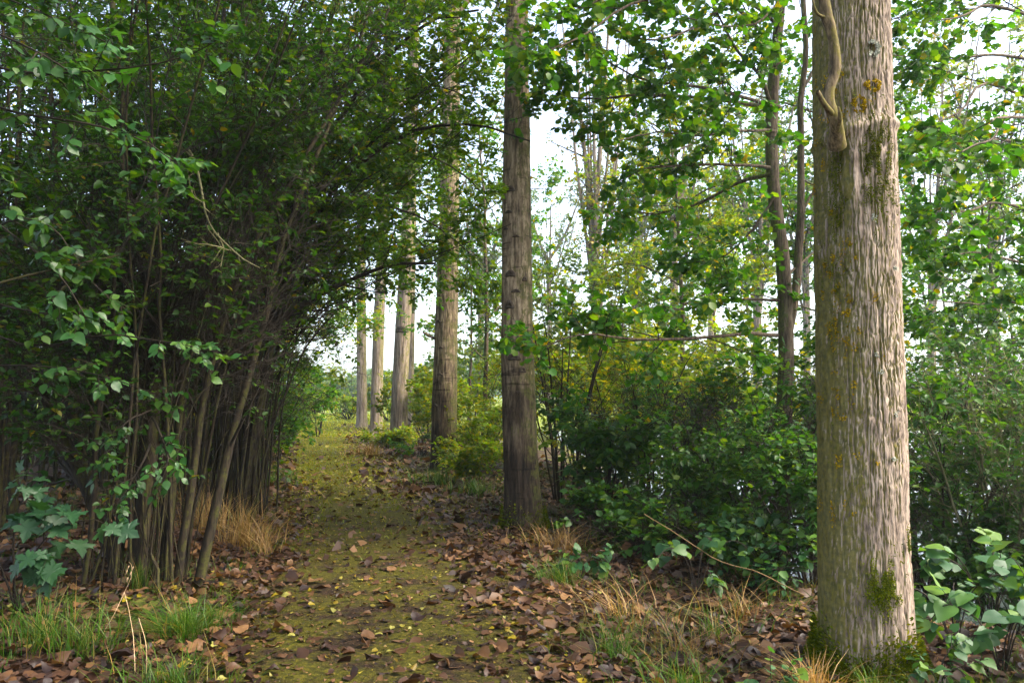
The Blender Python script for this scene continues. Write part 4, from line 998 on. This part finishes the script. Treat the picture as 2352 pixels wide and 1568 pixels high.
B("bramble_bush", "broad-leaved bramble left of the nearest trunk's foot", 1790, 1330, 6.4, .50, .50, 10, 5, 3, 3, 4, .062, .78, M['bramble'], r0=.005)
B("thicket_bush", "dark bush right of the nearest trunk hiding the water", 2160, 1250, 8.3, 2.3, 1.1, 14, 8, 4, 3, 6, .066, .68, M['under'], r0=.016)
B("thicket_bush", "bush at the right edge with crossing bare lichened twigs", 2300, 1330, 7.0, 2.7, .9, 11, 9, 4, 3, 5, .058, .62, M['under'], M['twigpale'], r0=.018, keep=lambda p: .5 + 0 * p[:, 0])
B("thicket_bush", "leafy bush low at the right edge behind the bramble", 2330, 1330, 6.8, 1.7, .9, 12, 7, 4, 3, 6, .062, .70, M['under'], r0=.012)
B("thicket_bush", "tall bush behind the nearest trunk on its right side", 2120, 1180, 9.6, 3.2, 1.3, 13, 8, 4, 3, 6, .075, .72, M['under'], r0=.018, keep=clumpy(.30, .5))
B("thicket_bush", "light-leaved bush overhanging the water at the right", 2260, 1150, 11.5, 3.4, 1.7, 13, 8, 4, 3, 6, .085, .72, M['alder'], r0=.02, keep=clumpy(.32, .52))

B("thicket_bush", "low leafy bush at the left edge of the path below the arching limbs", 585, 1085, 13.2, 1.7, .8, 12, 7, 4, 3, 6, .07, .65, M['thicket'], r0=.012)
B("thicket_bush", "rounded low bush on the left where the path bends away", 628, 1050, 17.5, 1.9, 1.0, 12, 7, 4, 3, 6, .085, .65, M['alder'], r0=.012, temp=FAR_V, tq=FAR_Q)
B("thicket_bush", "small bush at the far left end of the path before the clearing", 655, 1022, 23, 1.7, 1.1, 12, 7, 4, 3, 6, .10, .65, M['alder'], r0=.012, temp=FAR_V, tq=FAR_Q)
# far bushes round the clearing
for lab, px, py, D, h, r, mt in (("round yellow-green bush at the back of the clearing", 800, 985, 48, 1.3, 1.9, 'yellowgreen'), ("pale bush at the left back of the clearing", 700, 985, 50, 1.2, 1.9, 'fargreen'),
                             ("brownish bush beside the farthest poplar", 775, 985, 58, 1.7, 2.2, 'fargreen'), ("low hedge bush left behind the small sapling", 672, 985, 40, 1.0, 1.4, 'yellowgreen'),
                             ("far bush seen between the pale poplars", 895, 985, 46, 1.9, 2.0, 'yellowgreen'), ("far bush left of the stout poplar", 965, 985, 44, 2.0, 2.2, 'fargreen'), ("far bush right of the stout poplar", 1085, 985, 46, 3.4, 2.6, 'fargreen')):
    B("far_bush", lab, px, py, D, h, r, 12, 8, 4, 3, 5, .17, .8, M[mt], r0=.03, temp=FAR_V, tq=FAR_Q, tilt=.8, group="bushes round the clearing")
# hedge line far behind: trees along the field edge
for i, (lab, px, D, h) in enumerate((("distant hedge tree left of the clearing's gap", 655, 110, 5), ("distant hedge tree in the clearing's gap", 735, 130, 3.6), ("distant hedge tree behind the farthest poplar", 800, 120, 3.6),
                                  ("distant hedge tree between the pale poplars", 880, 125, 4), ("distant hedge tree in the gap left of the stout poplar", 970, 115, 4.5), ("distant hedge tree behind the right bramble mound", 1090, 120, 7), ("distant hedge tree at the foot of the bright sky gap", 1250, 110, 6), ("distant hedge tree right of the bright sky gap", 1420, 115, 8))):
    B("far_tree", lab, px, 930, D, h, 5.0, 10, 7, 3, 2, 5, .6, .9, M['fargreen'], r0=.12, temp=FAR_V, tq=FAR_Q, tilt=.9, l2=(1.2, 3.2), group="distant hedge trees", cat="tree")
# the small sapling in the clearing
B("young_tree", "small thin sapling standing alone in the grass of the clearing", 730, 1008, 28, 2.2, .7, 4, 8, 3, 3, 5, .09, .7, M['yellowgreen'], r0=.02, temp=FAR_V, tq=FAR_Q, cat="tree", lean=(.1, 0))
#==PART3==
# ------------------------------------------------------------------ near plants with leaves built one by one
def fan_mesh(name, outline, mat, fold=.12, droop=.15, tint=.5, center=(.42, 0.0)):
    o = np.asarray(outline, dtype=float); n = len(o)
    z = fold * np.abs(o[:, 1]) - droop * o[:, 0] ** 2 + .03 * np.sin(np.arange(n) * 2.1)
    V = np.vstack([np.column_stack([o, z]), [[center[0], center[1], -droop * center[0] ** 2]]])
    T = np.array([[n, i, (i + 1) % n] for i in range(n)])
    return mesh(name, V, None, T, mat, np.full(len(V), tint))

OV = [(0, 0), (.08, .16), (.22, .30), (.42, .36), (.62, .30), (.82, .16), (1.0, 0), (.82, -.16), (.62, -.30), (.42, -.36), (.22, -.30), (.08, -.16)]
HEART = [(0, 0), (-.06, .20), (.06, .40), (.28, .46), (.52, .40), (.78, .20), (1.0, 0), (.78, -.20), (.52, -.40), (.28, -.46), (.06, -.40), (-.06, -.20)]
half = [(0, 0), (-.04, .14), (.06, .24), (-.02, .42), (.20, .40), (.26, .30), (.34, .50), (.46, .66), (.52, .50), (.66, .52), (.58, .34), (.60, .20), (.74, .22), (.84, .12)]
MAPLE = half + [(1.0, 0)] + [(x, -y) for x, y in reversed(half[1:])]
leafset = {}
def leaf_variants(key, outline, mat, n=5):
    leafset[key] = [fan_mesh("leaf", outline, mat, rng.uniform(-.05, .25), rng.uniform(.05, .4), (i + .5) / n) for i in range(n)]
leaf_variants('front', OV, M['hazelfront']); leaf_variants('bramble', HEART, M['bramble']); leaf_variants('maple', MAPLE, M['maple']); leaf_variants('dock', OV, M['bramble'])
from mathutils import Matrix
def place_leaf(key, par, origin, pos, d, n, s, name="leaf", label=None, cat=None, group=None):
    d = d / np.linalg.norm(d); n = n - d * np.dot(n, d); n = n / np.linalg.norm(n); y = np.cross(n, d)
    o = obj(name, leafset[key][int(rng.integers(len(leafset[key])))], par, label=label, cat=cat, group=group)
    m = Matrix(((d[0] * s, y[0] * s, n[0] * s, pos[0] - origin[0]), (d[1] * s, y[1] * s, n[1] * s, pos[1] - origin[1]), (d[2] * s, y[2] * s, n[2] * s, pos[2] - origin[2]), (0, 0, 0, 1)))
    o.matrix_local = m
    return o

def sprig_plant(name, label, cat, stems, key, nl, size, ntw, mat, tw_len=(.15, .35), droop=.3, tilt=.35, t0=.3, group=None, maxl=300, shrub_=None):
    """stems: list of control points; leaves one by one on side twigs"""
    lim = [limb(p, r, .0025, 12, .008) for p, r in stems]
    if shrub_ is not None:                      # a branch of a shrub: one mesh under it, twigs and leaves below
        o = np.array(shrub_.location); LP = np.stack([l[0] for l in lim]); LR = np.stack([l[1] for l in lim])
        t = obj("branch", tube_mesh("branch", [(LP - o, LR, 6)], mat), shrub_, label=label)
    else:
        o = stems[0][0][0].copy()
        t = thing(name, label, cat, o, group)
        LP, LR = limb_parts(t, o, lim, mat, "stem", 6)
    tw = kids(LP, LR, ntw, t0, 1, (25, 65), tw_len, 5, (0, 0, -.15), .1, .6, .5, .05, True, .5)
    for i in range(len(tw[0])):
        obj("twig", tube_mesh("twig", [((tw[0][i] - o)[None], np.maximum(tw[1][i], .0014)[None], 4)], mat), t)
    arr = leaves_on(tw[0], nl, size, .25, droop, tilt)
    idx = rng.permutation(len(arr[0]))[:maxl]
    for j in idx:
        place_leaf(key, t, o, arr[0][j], arr[1][j], arr[2][j] - np.array([0, .35, 0]), arr[3][j])
    return t

# leafy sprays at the upper left, in front of the thicket
sprig_plant("hazel_spray", "bright leafy spray reaching right across the upper left corner", "branch",
    [([np.array([-4.2, 3.9, 2.6]), P(-120, 160, 4.4), P(60, 170, 4.2), P(250, 160, 4.1), P(420, 130, 4.0), P(505, 80, 4.0)], .010), ([np.array([-4.2, 3.9, 2.3]), P(-120, 260, 4.4), P(60, 270, 4.2), P(200, 290, 4.1), P(330, 330, 4.0), P(400, 380, 3.95)], .009)],
    'front', 7, .058, 15, M['twig'], (.18, .42), t0=.4, shrub_=S0)
sprig_plant("hazel_spray", "leafy spray in the very top left corner with sky gaps behind", "branch",
    [([np.array([-4.2, 3.9, 3.3]), P(-150, -60, 4.6), P(0, -10, 4.4), P(130, 40, 4.2), P(240, 90, 4.1)], .010), ([np.array([-4.2, 3.9, 2.9]), P(-150, 60, 4.3), P(30, 90, 4.1), P(150, 150, 4.0), P(260, 230, 3.95)], .009)],
    'front', 7, .058, 14, M['twig'], (.18, .42), t0=.4, shrub_=S0)
sprig_plant("hazel_spray", "hanging leafy spray at the left edge, halfway up", "branch",
    [([np.array([-4.2, 3.9, 1.9]), P(-100, 560, 4.9), P(40, 500, 4.7), P(130, 520, 4.5), P(190, 590, 4.45)], .008), ([np.array([-4.2, 3.9, 2.0]), P(-100, 500, 4.9), P(60, 560, 4.7), P(150, 640, 4.5), P(200, 720, 4.45)], .008)],
    'front', 6, .064, 11, M['twig'], (.15, .38), t0=.4, shrub_=S0)
sprig_plant("hazel_spray", "leafy spray at the left hanging before the dark stems", "branch",
    [([np.array([-4.3, 5.6, 1.4]), P(-100, 760, 5.3), P(80, 790, 5.2), P(240, 760, 5.1), P(400, 780, 5.0), P(490, 800, 5.0)], .010), ([np.array([-4.3, 5.6, 1.2]), P(-100, 860, 5.3), P(80, 840, 5.2), P(230, 860, 5.1), P(360, 900, 5.0)], .009), ([np.array([-4.3, 5.6, 1.6]), P(-100, 700, 5.3), P(60, 720, 5.2), P(200, 730, 5.1), P(300, 700, 5.0)], .009)],
    'front', 7, .054, 14, M['twig'], (.18, .45), t0=.4, shrub_=S1)
sprig_plant("hazel_spray", "low leafy spray in front of the pale thick stem", "branch",
    [([P(345, 1020, 6.1), P(330, 1060, 5.8), P(300, 1110, 5.7), P(270, 1160, 5.6)], .010), ([P(350, 960, 6.1), P(370, 1000, 5.8), P(390, 1060, 5.7), P(370, 1130, 5.6)], .010), ([P(352, 940, 6.1), P(300, 960, 5.8), P(250, 1000, 5.7), P(230, 1060, 5.6)], .009)],
    'front', 6, .054, 13, M['twig'], (.14, .36), .4, shrub_=S1)
# maple with lobed leaves
mb_ = P(40, 1400, 5.2); mb_[2] = float(gz(mb_[0], mb_[1])) - .02
sprig_plant("maple_sapling", "maple sapling with broad lobed leaves at the lower left edge", "sapling",
    [([mb_, P(30, 1290, 5.15), P(40, 1180, 5.1), P(90, 1120, 5.0)], .009), ([mb_, P(70, 1300, 5.1), P(140, 1210, 5.0), P(230, 1190, 4.95)], .008), ([mb_, P(0, 1300, 5.1), P(-40, 1230, 5.0), P(20, 1160, 4.9)], .008), ([mb_, P(30, 1330, 5.0), P(60, 1270, 4.9), P(120, 1270, 4.8)], .006)],
    'maple', 4, .098, 7, M['twig'], (.15, .35), .45, .3, .4)
# bramble plants in the lower right corner
for lab, px, py, D, sp, nst, sz, key in (("large-leaved bramble in the lower right corner", 2300, 1500, 4.5, 150, 6, .095, 'bramble'), ("bramble with pale green leaves beside the nearest trunk's right foot", 2190, 1440, 4.9, 120, 5, .080, 'bramble'),
                                ("tall bramble with broad leaves near the right edge below the water", 2270, 1400, 5.3, 150, 6, .105, 'bramble'), ("small bramble at the bottom right beside the mossy foot", 2160, 1550, 4.25, 70, 4, .055, 'bramble'), ("bramble shoot at the bottom edge left of the nearest trunk", 1770, 1555, 4.2, 60, 3, .05, 'bramble'), ("bramble shoot on the verge left of the nearest trunk", 1600, 1330, 6.1, 110, 5, .07, 'bramble'), ("bramble shoot nearer the path on the right verge", 1330, 1300, 6.6, 80, 4, .06, 'bramble')):
    b = P(px, py, D); b[2] = float(gz(b[0], b[1])) - .02
    stm = []
    for i in range(nst):
        a = i * 2.4 + rng.uniform(-.4, .4); L = sp / F_PX * D * rng.uniform(.6, 1.2); o = np.array([math.cos(a), .6 * math.sin(a) - .1, 0]) * L
        stm.append(([b, b + o * .3 + UP * L * .9, b + o * .8 + UP * L * 1.2, b + o * 1.2 + UP * L * .9], .005))
    sprig_plant("bramble_plant", lab, "bramble", stm, key, 4, sz, 4, M['twig'], (.10, .22), .3, .3, .35)
# dry bramble cane arching over the verge
cane = limb([P(1480, 1180, 6.6), P(1560, 1230, 6.2), P(1650, 1288, 5.9), P(1740, 1315, 5.7), P(1815, 1350, 5.5), P(1850, 1368, 5.45)], .0042, .0035, 20, .004)
obj("dry_cane", tube_mesh("dry_cane", [(cane[0][None], cane[1][None], 6)], M['dry'] if False else mat_plain("dry cane", [(.3, (.12, .072, .03)), (.7, (.22, .14, .06))], 30)), label="pale dry cane arching over the verge towards the nearest trunk", cat="cane")

# ------------------------------------------------------------------ grass
def blades(base, h, lean, w, k=4):
    """ribbons: base (N,3), h (N), lean (N,3) horizontal bend"""
    N = len(base); t = np.linspace(0, 1, k)
    pts = base[:, None, :] + UP[None, None] * (h[:, None] * (t - .25 * t ** 2 * np.minimum(1, np.linalg.norm(lean, axis=1))[:, None]))[:, :, None] + lean[:, None, :] * (h[:, None] * t ** 2)[:, :, None]
    s = nrm(np.cross(lean + 1e-6, UP) + rng.normal(0, .2, (N, 3)))
    ww = (w[:, None] * (1 - .92 * t ** 1.6))[:, :, None]
    V = np.stack([pts - s[:, None] * ww, pts + s[:, None] * ww], 2).reshape(-1, 3)
    i = np.arange(N)[:, None] * (2 * k) + 2 * np.arange(k - 1)[None]
    Q = np.stack([i, i + 1, i + 3, i + 2], -1).reshape(-1, 4)
    return V, Q, np.repeat(rng.uniform(0, 1, N), 2 * k)

def tuft(name, label, px, py, n, h, rad, lean, mat, w=.0028, cat="grass", wind=(0, 0), group=None):
    D = CAM_Z * F_PX / (py - 905)
    b = P(px, py, D); b[2] = float(gz(b[0], b[1]))
    a = rng.uniform(0, 2 * np.pi, n); r = rad * np.minimum(np.abs(rng.normal(0, .75, n)), 1.25) * (.6 + .8 * vnoise(a * 1.4, a * 0 + px, 8))
    off = np.stack([np.cos(a) * r, np.sin(a) * r, 0 * a], -1)
    bs = b + off; bs[:, 2] = gz(bs[:, 0], bs[:, 1]) - .01
    ln = nrm(off * .5 + rng.normal(0, rad * .6, off.shape)) * (lean * rng.uniform(.1, 1.9, n))[:, None]; ln[:, 2] = 0
    ln = ln + np.array([wind[0], wind[1], 0])
    V, Q, tt = blades(bs - b, h * (.25 + 1.1 * rng.beta(2, 2.2, n)), ln, w * rng.uniform(.6, 1.3, n))
    o = obj(name, mesh(name, V, Q, None, mat, tt), None, tuple(b), None, label, cat, group)
    return o
G = "grass tufts beside the path"
tuft("grass_tuft", "green grass tuft in the lower left corner", 90, 1490, 280, .34, .30, .8, M['grass'], .0035, group=G)
tuft("grass_tuft", "second green tuft at the bottom edge far left", 190, 1500, 160, .28, .16, .8, M['grass'], .0035, group=G)
tuft("grass_tuft", "drooping blue-green grass tussock near the bottom left", 420, 1450, 520, .27, .14, 1.4, M['grass'], .0026, wind=(-.35, -.2), group=G)
tuft("grass_tuft", "yellowish green tuft right of the drooping tussock", 480, 1420, 240, .17, .15, 1.1, M['grass'], .0026, group=G)
tuft("grass_tuft", "wide-bladed grass at the bottom edge below the drooping tussock", 400, 1562, 300, .20, .25, 1.0, M['grass'], .0034, group=G)
tuft("grass_tuft", "small tuft at the foot of the pale thick stem", 318, 1362, 150, .26, .07, .6, M['grass'], .0025, group=G)
tuft("dry_grass_tuft", "tall straw-coloured tuft on the left of the path behind the stems", 560, 1250, 300, .52, .26, .9, M['dry'], .0035, wind=(.1, -.1), group=G)
tuft("dry_grass_tuft", "straw-coloured tuft left of the tall dry one, among the stems", 480, 1225, 260, .50, .25, .5, M['dry'], .0035, group=G)
tuft("dry_grass_tuft", "smaller straw tuft nearer the path on the left", 600, 1270, 160, .38, .12, .8, M['dry'], .003, group=G)
tuft("dry_grass_tuft", "bent dry tuft at the left foot of the nearest trunk", 1868, 1562, 260, .25, .09, 1.0, M['dry'], .0032, wind=(-.2, -.1), group=G)
tuft("dry_grass_tuft", "dry tuft in the middle of the right verge", 1425, 1400, 120, .30, .26, 1.3, M['dry'], .003, wind=(-.3, 0), group=G)
tuft("dry_grass_tuft", "bright dry tuft right of the verge middle", 1560, 1480, 120, .32, .30, 1.3, M['dry'], .003, wind=(-.2, -.1), group=G)
tuft("dry_grass_tuft", "dry brown tuft near the right foot of the scarred trunk", 1285, 1255, 220, .28, .34, 1.1, M['dry'], .004, group=G)
tuft("dry_grass_tuft", "dry tuft at the back of the right verge", 1690, 1400, 100, .30, .32, 1.3, M['dry'], .003, group=G)
tuft("grass_tuft", "green tuft at the edge of the path on the right verge", 1290, 1330, 260, .26, .16, .9, M['grass'], .003, group=G)
tuft("grass_tuft", "green tuft among dry grass, low on the right verge", 1420, 1480, 170, .24, .3, 1.2, M['grass'], .003, group=G)
tuft("grass_tuft", "green tuft near the bottom edge on the right verge", 1570, 1545, 180, .24, .3, 1.2, M['grass'], .003, group=G)
tuft("grass_tuft", "green tuft below the arching dry cane", 1640, 1430, 150, .24, .3, 1.1, M['grass'], .003, group=G)
tuft("grass_tuft", "blue-green blades on the mossy foot of the nearest trunk", 2010, 1562, 70, .20, .08, .8, M['grass'], .003, group=G)
tuft("grass_tuft", "grass tuft right of the mossy foot at the bottom edge", 2110, 1560, 90, .16, .12, 1.0, M['grass'], .003, group=G)
tuft("grass_tuft", "sunny green tuft at the foot of the stout poplar", 1010, 1110, 260, .35, .4, .8, M['grass'], .006, group=G)
tuft("grass_tuft", "sunny tuft between the stout poplar and the scarred trunk", 1090, 1130, 260, .32, .4, .8, M['grass'], .006, group=G)
tuft("dry_grass_tuft", "sunlit dry tuft at the right edge of the path far along", 845, 1045, 240, .40, .5, .8, M['dry'], .008, group=G)
tuft("grass_tuft", "green tuft at the left edge of the path under the thicket", 620, 1110, 260, .25, .5, .8, M['grass'], .006, group=G)
# seeding stalks in the lower left
sb = P(310, 1530, 4.35); sb[2] = float(gz(sb[0], sb[1]))
stk = [limb([sb, P(305, 1450, 4.4), P(285, 1360, 4.45)], .0026, .0014, 10, .002), limb([sb + np.array([.06, 0, 0]), P(335, 1480, 4.3), P(318, 1420, 4.3)], .003, .0016, 10, .002),
       limb([P(285, 1360, 4.45), P(262, 1410, 4.4), P(240, 1450, 4.4)], .0018, .001, 10, .002), limb([P(300, 1330, 4.45), P(302, 1300, 4.45), P(296, 1290, 4.43)], .0012, .0008, 10, .001), limb([P(285, 1360, 4.45), P(295, 1340, 4.45), P(300, 1328, 4.45)], .0014, .0010, 10, .001)]
ss = thing("grass_stalk", "pale dry grass stalk with drooping seed head in the lower left", "grass", sb)
M['straw'] = mat_plain("pale straw", [(.3, (.32, .20, .10)), (.7, (.48, .34, .20))], 60)
limb_parts(ss, sb, stk, M['straw'], "stalk", 5)
for x, y in ((296, 1298), (292, 1308), (301, 1312), (294, 1325), (306, 1300)):
    p = P(x, y, 4.43) - sb; s_ = limb([p, p + np.array([-.004, 0, -.012]), p + np.array([-.008, 0, -.026])], .0035, .001, 6, 0)
    obj("seed", tube_mesh("seed", [(s_[0][None], (s_[1] * np.array([.5, 1.2, 1.3, 1.1, .8, .4]))[None], 5)], M['straw']), ss)

# short grass and shaded moss shoots on the path
def scatter(n, y0, y1, u0, u1, pw=1.0):
    y = y0 + (y1 - y0) * rng.uniform(0, 1, n) ** pw
    u = rng.uniform(u0, u1, n)
    x = path_x(y) + u
    return x, y, u
def short_grass(n, y0, y1, u0, u1, h, w, mat, name, label, cat, thr=.0, fade=None):
    x, y, u = scatter(n, y0, y1, u0, u1, 1.4)
    m = vnoise(x * 2.2 + 7, y * 2.2 + 3, 91) > thr - .25 * smooth01(6, 16, y)
    if fade:
        m = m & (rng.uniform(0, 1, len(y)) < smooth01(fade[0], fade[1], y))
    x, y = x[m], y[m]
    b = np.stack([x, y, gz(x, y) + .006], -1); k = len(b)
    hh = h * rng.uniform(.5, 1.4, k); ww = w * rng.uniform(.6, 1.3, k) * 1.3; a = rng.uniform(0, 2 * np.pi, k)
    sd_ = np.stack([np.cos(a), np.sin(a), 0 * a], -1) * ww[:, None]
    tip = b + np.column_stack([rng.normal(0, .6, (k, 2)), np.ones(k)]) * hh[:, None]
    V = np.stack([b - sd_, b + sd_, tip], 1).reshape(-1, 3); tt = np.repeat(rng.uniform(0, 1, k), 3)
    obj(name, mesh(name, V, None, np.arange(3 * k).reshape(-1, 3), mat, tt), kind="stuff", label=label, cat=cat)
short_grass(80000, 3.2, 16, -1.1, 1.25, .016, .0026, M['path_moss_shaded'], "path_grass", "short yellow-green moss and grass on the near path", "grass", .44, (18, 10))
short_grass(44000, 6.5, 42, -1.4, 1.5, .045, .007, M['moss_grass_lit'], "path_grass", "short sunny grass along the far path", "grass", .34, (6.5, 17))
short_grass(17000, 28, 60, -9, 8, .10, .022, M['meadow'], "meadow_grass", "bright grass of the clearing at the end of the path", "grass", .0)
short_grass(12000, 3.4, 20, 1.3, 4.6, .10, .003, M['grass'], "verge_grass", "thin grass scattered over the right verge", "grass", .55)
short_grass(9000, 3.4, 16, -4.5, -1.0, .09, .003, M['grass'], "verge_grass", "thin grass scattered over the left verge", "grass", .6)

# ------------------------------------------------------------------ fallen leaves
def litter_density(u, y):
    d = .16 + .95 * smooth01(.35, 1.0, u) * (1 - .45 * smooth01(1.9, 3.2, u)) + .85 * smooth01(.55, 1.1, -u)
    return d * (1 - .75 * smooth01(14, 30, y) * smooth01(1.2, .6, np.abs(u)))
def litter(n, y0, y1, size, mat, name, label, dens, wr, temp=ROUND_V, curl=(.3, 3.5), tilt=.38, tq=LEAF_Q, jit=.04):
    x, y, u = scatter(n, y0, y1, -5.0, 5.2, 1.25)
    k = rng.uniform(0, 1, len(x)) < dens(u, y)
    x, y = x[k], y[k]
    z = gz(x, y); ok = z > WATER_Z + .05; x, y, z = x[ok], y[ok], z[ok]
    m = len(x); a = rng.uniform(0, 2 * np.pi, m)
    d = np.stack([np.cos(a), np.sin(a), rng.normal(0, .22, m)], -1); nn = nrm(UP + rng.normal(0, tilt, (m, 3)))
    s = size * np.clip(np.exp(rng.normal(0, .38, m)), .35, 2.0)
    pos = np.stack([x, y, z + .010 + rng.uniform(0, .022, m)], -1) - d * s[:, None] * .5
    pos[:, 2] = z + .014 + rng.uniform(0, .02, m) + .25 * s * np.abs(d[:, 2])
    obj(name, leaf_mesh(name, (pos, d, nn, s), wr, mat, temp, tq, (0, 0, 0), rng.uniform(*curl, m) * rng.choice([-1, 1], m), jit), kind="stuff", label=label, cat="leaves")
litter(15000, 3.2, 7.5, .060, M['brownleaf'], "leaf_litter", "brown fallen leaves strewn over the near path and verges", litter_density, .85, CRUMP_V, (.2, 2.2), .34, CRUMP_T, .05)
litter(20000, 7.2, 14, .064, M['brownleaf'], "leaf_litter", "brown fallen leaves strewn over the middle stretch of the path and verges", litter_density, .95, FAR_V, (1, 6), .38, FAR_Q, .10)
litter(22000, 3.2, 9.5, .024, M['brownleaf'], "leaf_fragment_litter", "small broken brown leaf bits over the near path", lambda u, y: .35 + .5 * smooth01(1.5, .8, np.abs(u)), .6, FAR_V, (.5, 3), .4, FAR_Q, .06)
litter(22000, 12, 40, .095, M['brownleaf'], "leaf_litter", "brown fallen leaves strewn along the far path edges", litter_density, .95, FAR_V, (1, 6), .38, FAR_Q, .10)
litter(7500, 3.2, 13, .026, M['yellowleaf'], "yellow_leaf_litter", "small yellow fallen leaves strewn over the near path", lambda u, y: .25 + .5 * smooth01(1.3, .6, np.abs(u)), .65, LEAF_V, (.3, 2), .3)
litter(9000, 11, 36, .06, M['yellowleaf'], "yellow_leaf_litter", "small yellow fallen leaves strewn over the far path", lambda u, y: .15 + .5 * smooth01(1.5, .8, np.abs(u)), .65, LEAF_V, (.3, 2), .3)

# the largest fallen leaves, one by one
FALL = [(0, 0), (.02, .20), (.14, .34), (.30, .46), (.40, .34), (.58, .40), (.70, .22), (.86, .18), (1.0, 0), (.84, -.16), (.72, -.26), (.56, -.36), (.42, -.38), (.28, -.42), (.10, -.30), (.0, -.16)]
def fallen_variants(key, mat, outl, n):
    out = []
    for i in range(n):
        o = np.asarray(outl, dtype=float) * np.array([1, rng.uniform(.8, 1.1)]) ; o[:, 1] += rng.normal(0, .02, len(o))
        c = rng.uniform(-1.0, 1.6); e = rng.uniform(-.8, .8)
        def zf(p): return c * p[:, 1] ** 2 + e * (p[:, 0] - .5) ** 2 + .05 * np.sin(p[:, 0] * 9 + i) * np.sign(p[:, 1])
        inner = o * np.array([.55, .55]) + np.array([.2, 0])
        V = np.vstack([np.column_stack([o, zf(o)]), np.column_stack([inner, zf(inner) + .02]), [[.45, 0, 0]]]); V[:, 0] -= .45
        k = len(o); Q = np.array([[j, (j + 1) % k, k + (j + 1) % k, k + j] for j in range(k)]); T = np.array([[2 * k, k + j, k + (j + 1) % k] for j in range(k)])
        out.append(mesh("fallen_leaf", V, Q, T, mat, np.full(len(V), (i + .5) / n)))
    leafset[key] = out
fallen_variants('fallen', M['brownleaf'], FALL, 8); fallen_variants('yellow', M['yellowleaf'], OV, 5)
def fallen(n, key, size, lab_fn, cat, dens, y0, y1):
    c = 0
    while c < n:
        y = y0 + (y1 - y0) * rng.uniform() ** 1.5; lim_ = .62 * y + .1; x = rng.uniform(-lim_, lim_); u = x - path_x(y)
        if x > 2.6 or x < -3.4 or rng.uniform() > dens(u, y): continue
        if math.hypot(x - b1[0], y - b1[1]) < .36: continue
        z = float(gz(x, y)); a = rng.uniform(0, 2 * np.pi); s = size * rng.uniform(.65, 1.4)
        d = np.array([math.cos(a), math.sin(a), rng.normal(0, .15)]); nn = UP + rng.normal(0, .28, 3)
        lab, grp, nm = lab_fn(u)
        place_leaf(key, None, (0, 0, 0), np.array([x, y, z + .03 + .10 * s]), d, nn, s, nm, lab, cat, grp)
        c += 1
def brown_lab(u):
    if u < -.8: return ("curled brown fallen leaf on the left verge of the path", "fallen leaves on the left verge", "fallen_leaf")
    if u > .8: return ("curled brown fallen leaf on the right verge of the path", "fallen leaves on the right verge", "fallen_leaf")
    return ("curled brown fallen leaf lying on the mossy path", "fallen leaves on the path", "fallen_leaf")
fallen(290, 'fallen', .088, brown_lab, "leaf", lambda u, y: float(litter_density(u, y)), 3.6, 8.5)
fallen(120, 'yellow', .055, lambda u: ("small yellow fallen leaf on the near ground", "yellow fallen leaves on the near ground", "yellow_leaf"), "leaf", lambda u, y: .9 if abs(u) < 1.2 else .3, 3.6, 6.5)

# ------------------------------------------------------------------ the air
def mat_haze(density):
    m, nt, out = new_mat("woodland haze")
    pv = nt.nodes.new("ShaderNodeVolumePrincipled")
    pv.inputs["Color"].default_value = (.72, .86, 1.0, 1); pv.inputs["Density"].default_value = density; pv.inputs["Anisotropy"].default_value = .3
    nt.links.new(pv.outputs[0], out.inputs["Volume"])
    return m
hb = [(x, y, z) for z in (-4.0, 40.0) for y in (-95, 640) for x in (-435, 435)]
hq = [(0, 2, 3, 1), (4, 5, 7, 6), (0, 1, 5, 4), (2, 6, 7, 3), (0, 4, 6, 2), (1, 3, 7, 5)]
HAZE = .0006
if HAZE > 0:
    obj("haze", mesh("haze", hb, hq, None, mat_haze(HAZE)), kind="stuff", label="pale blue haze in the air under the trees", cat="haze")
print("TOTAL TRIS", TRIS[0], "objects", len(bpy.data.objects))
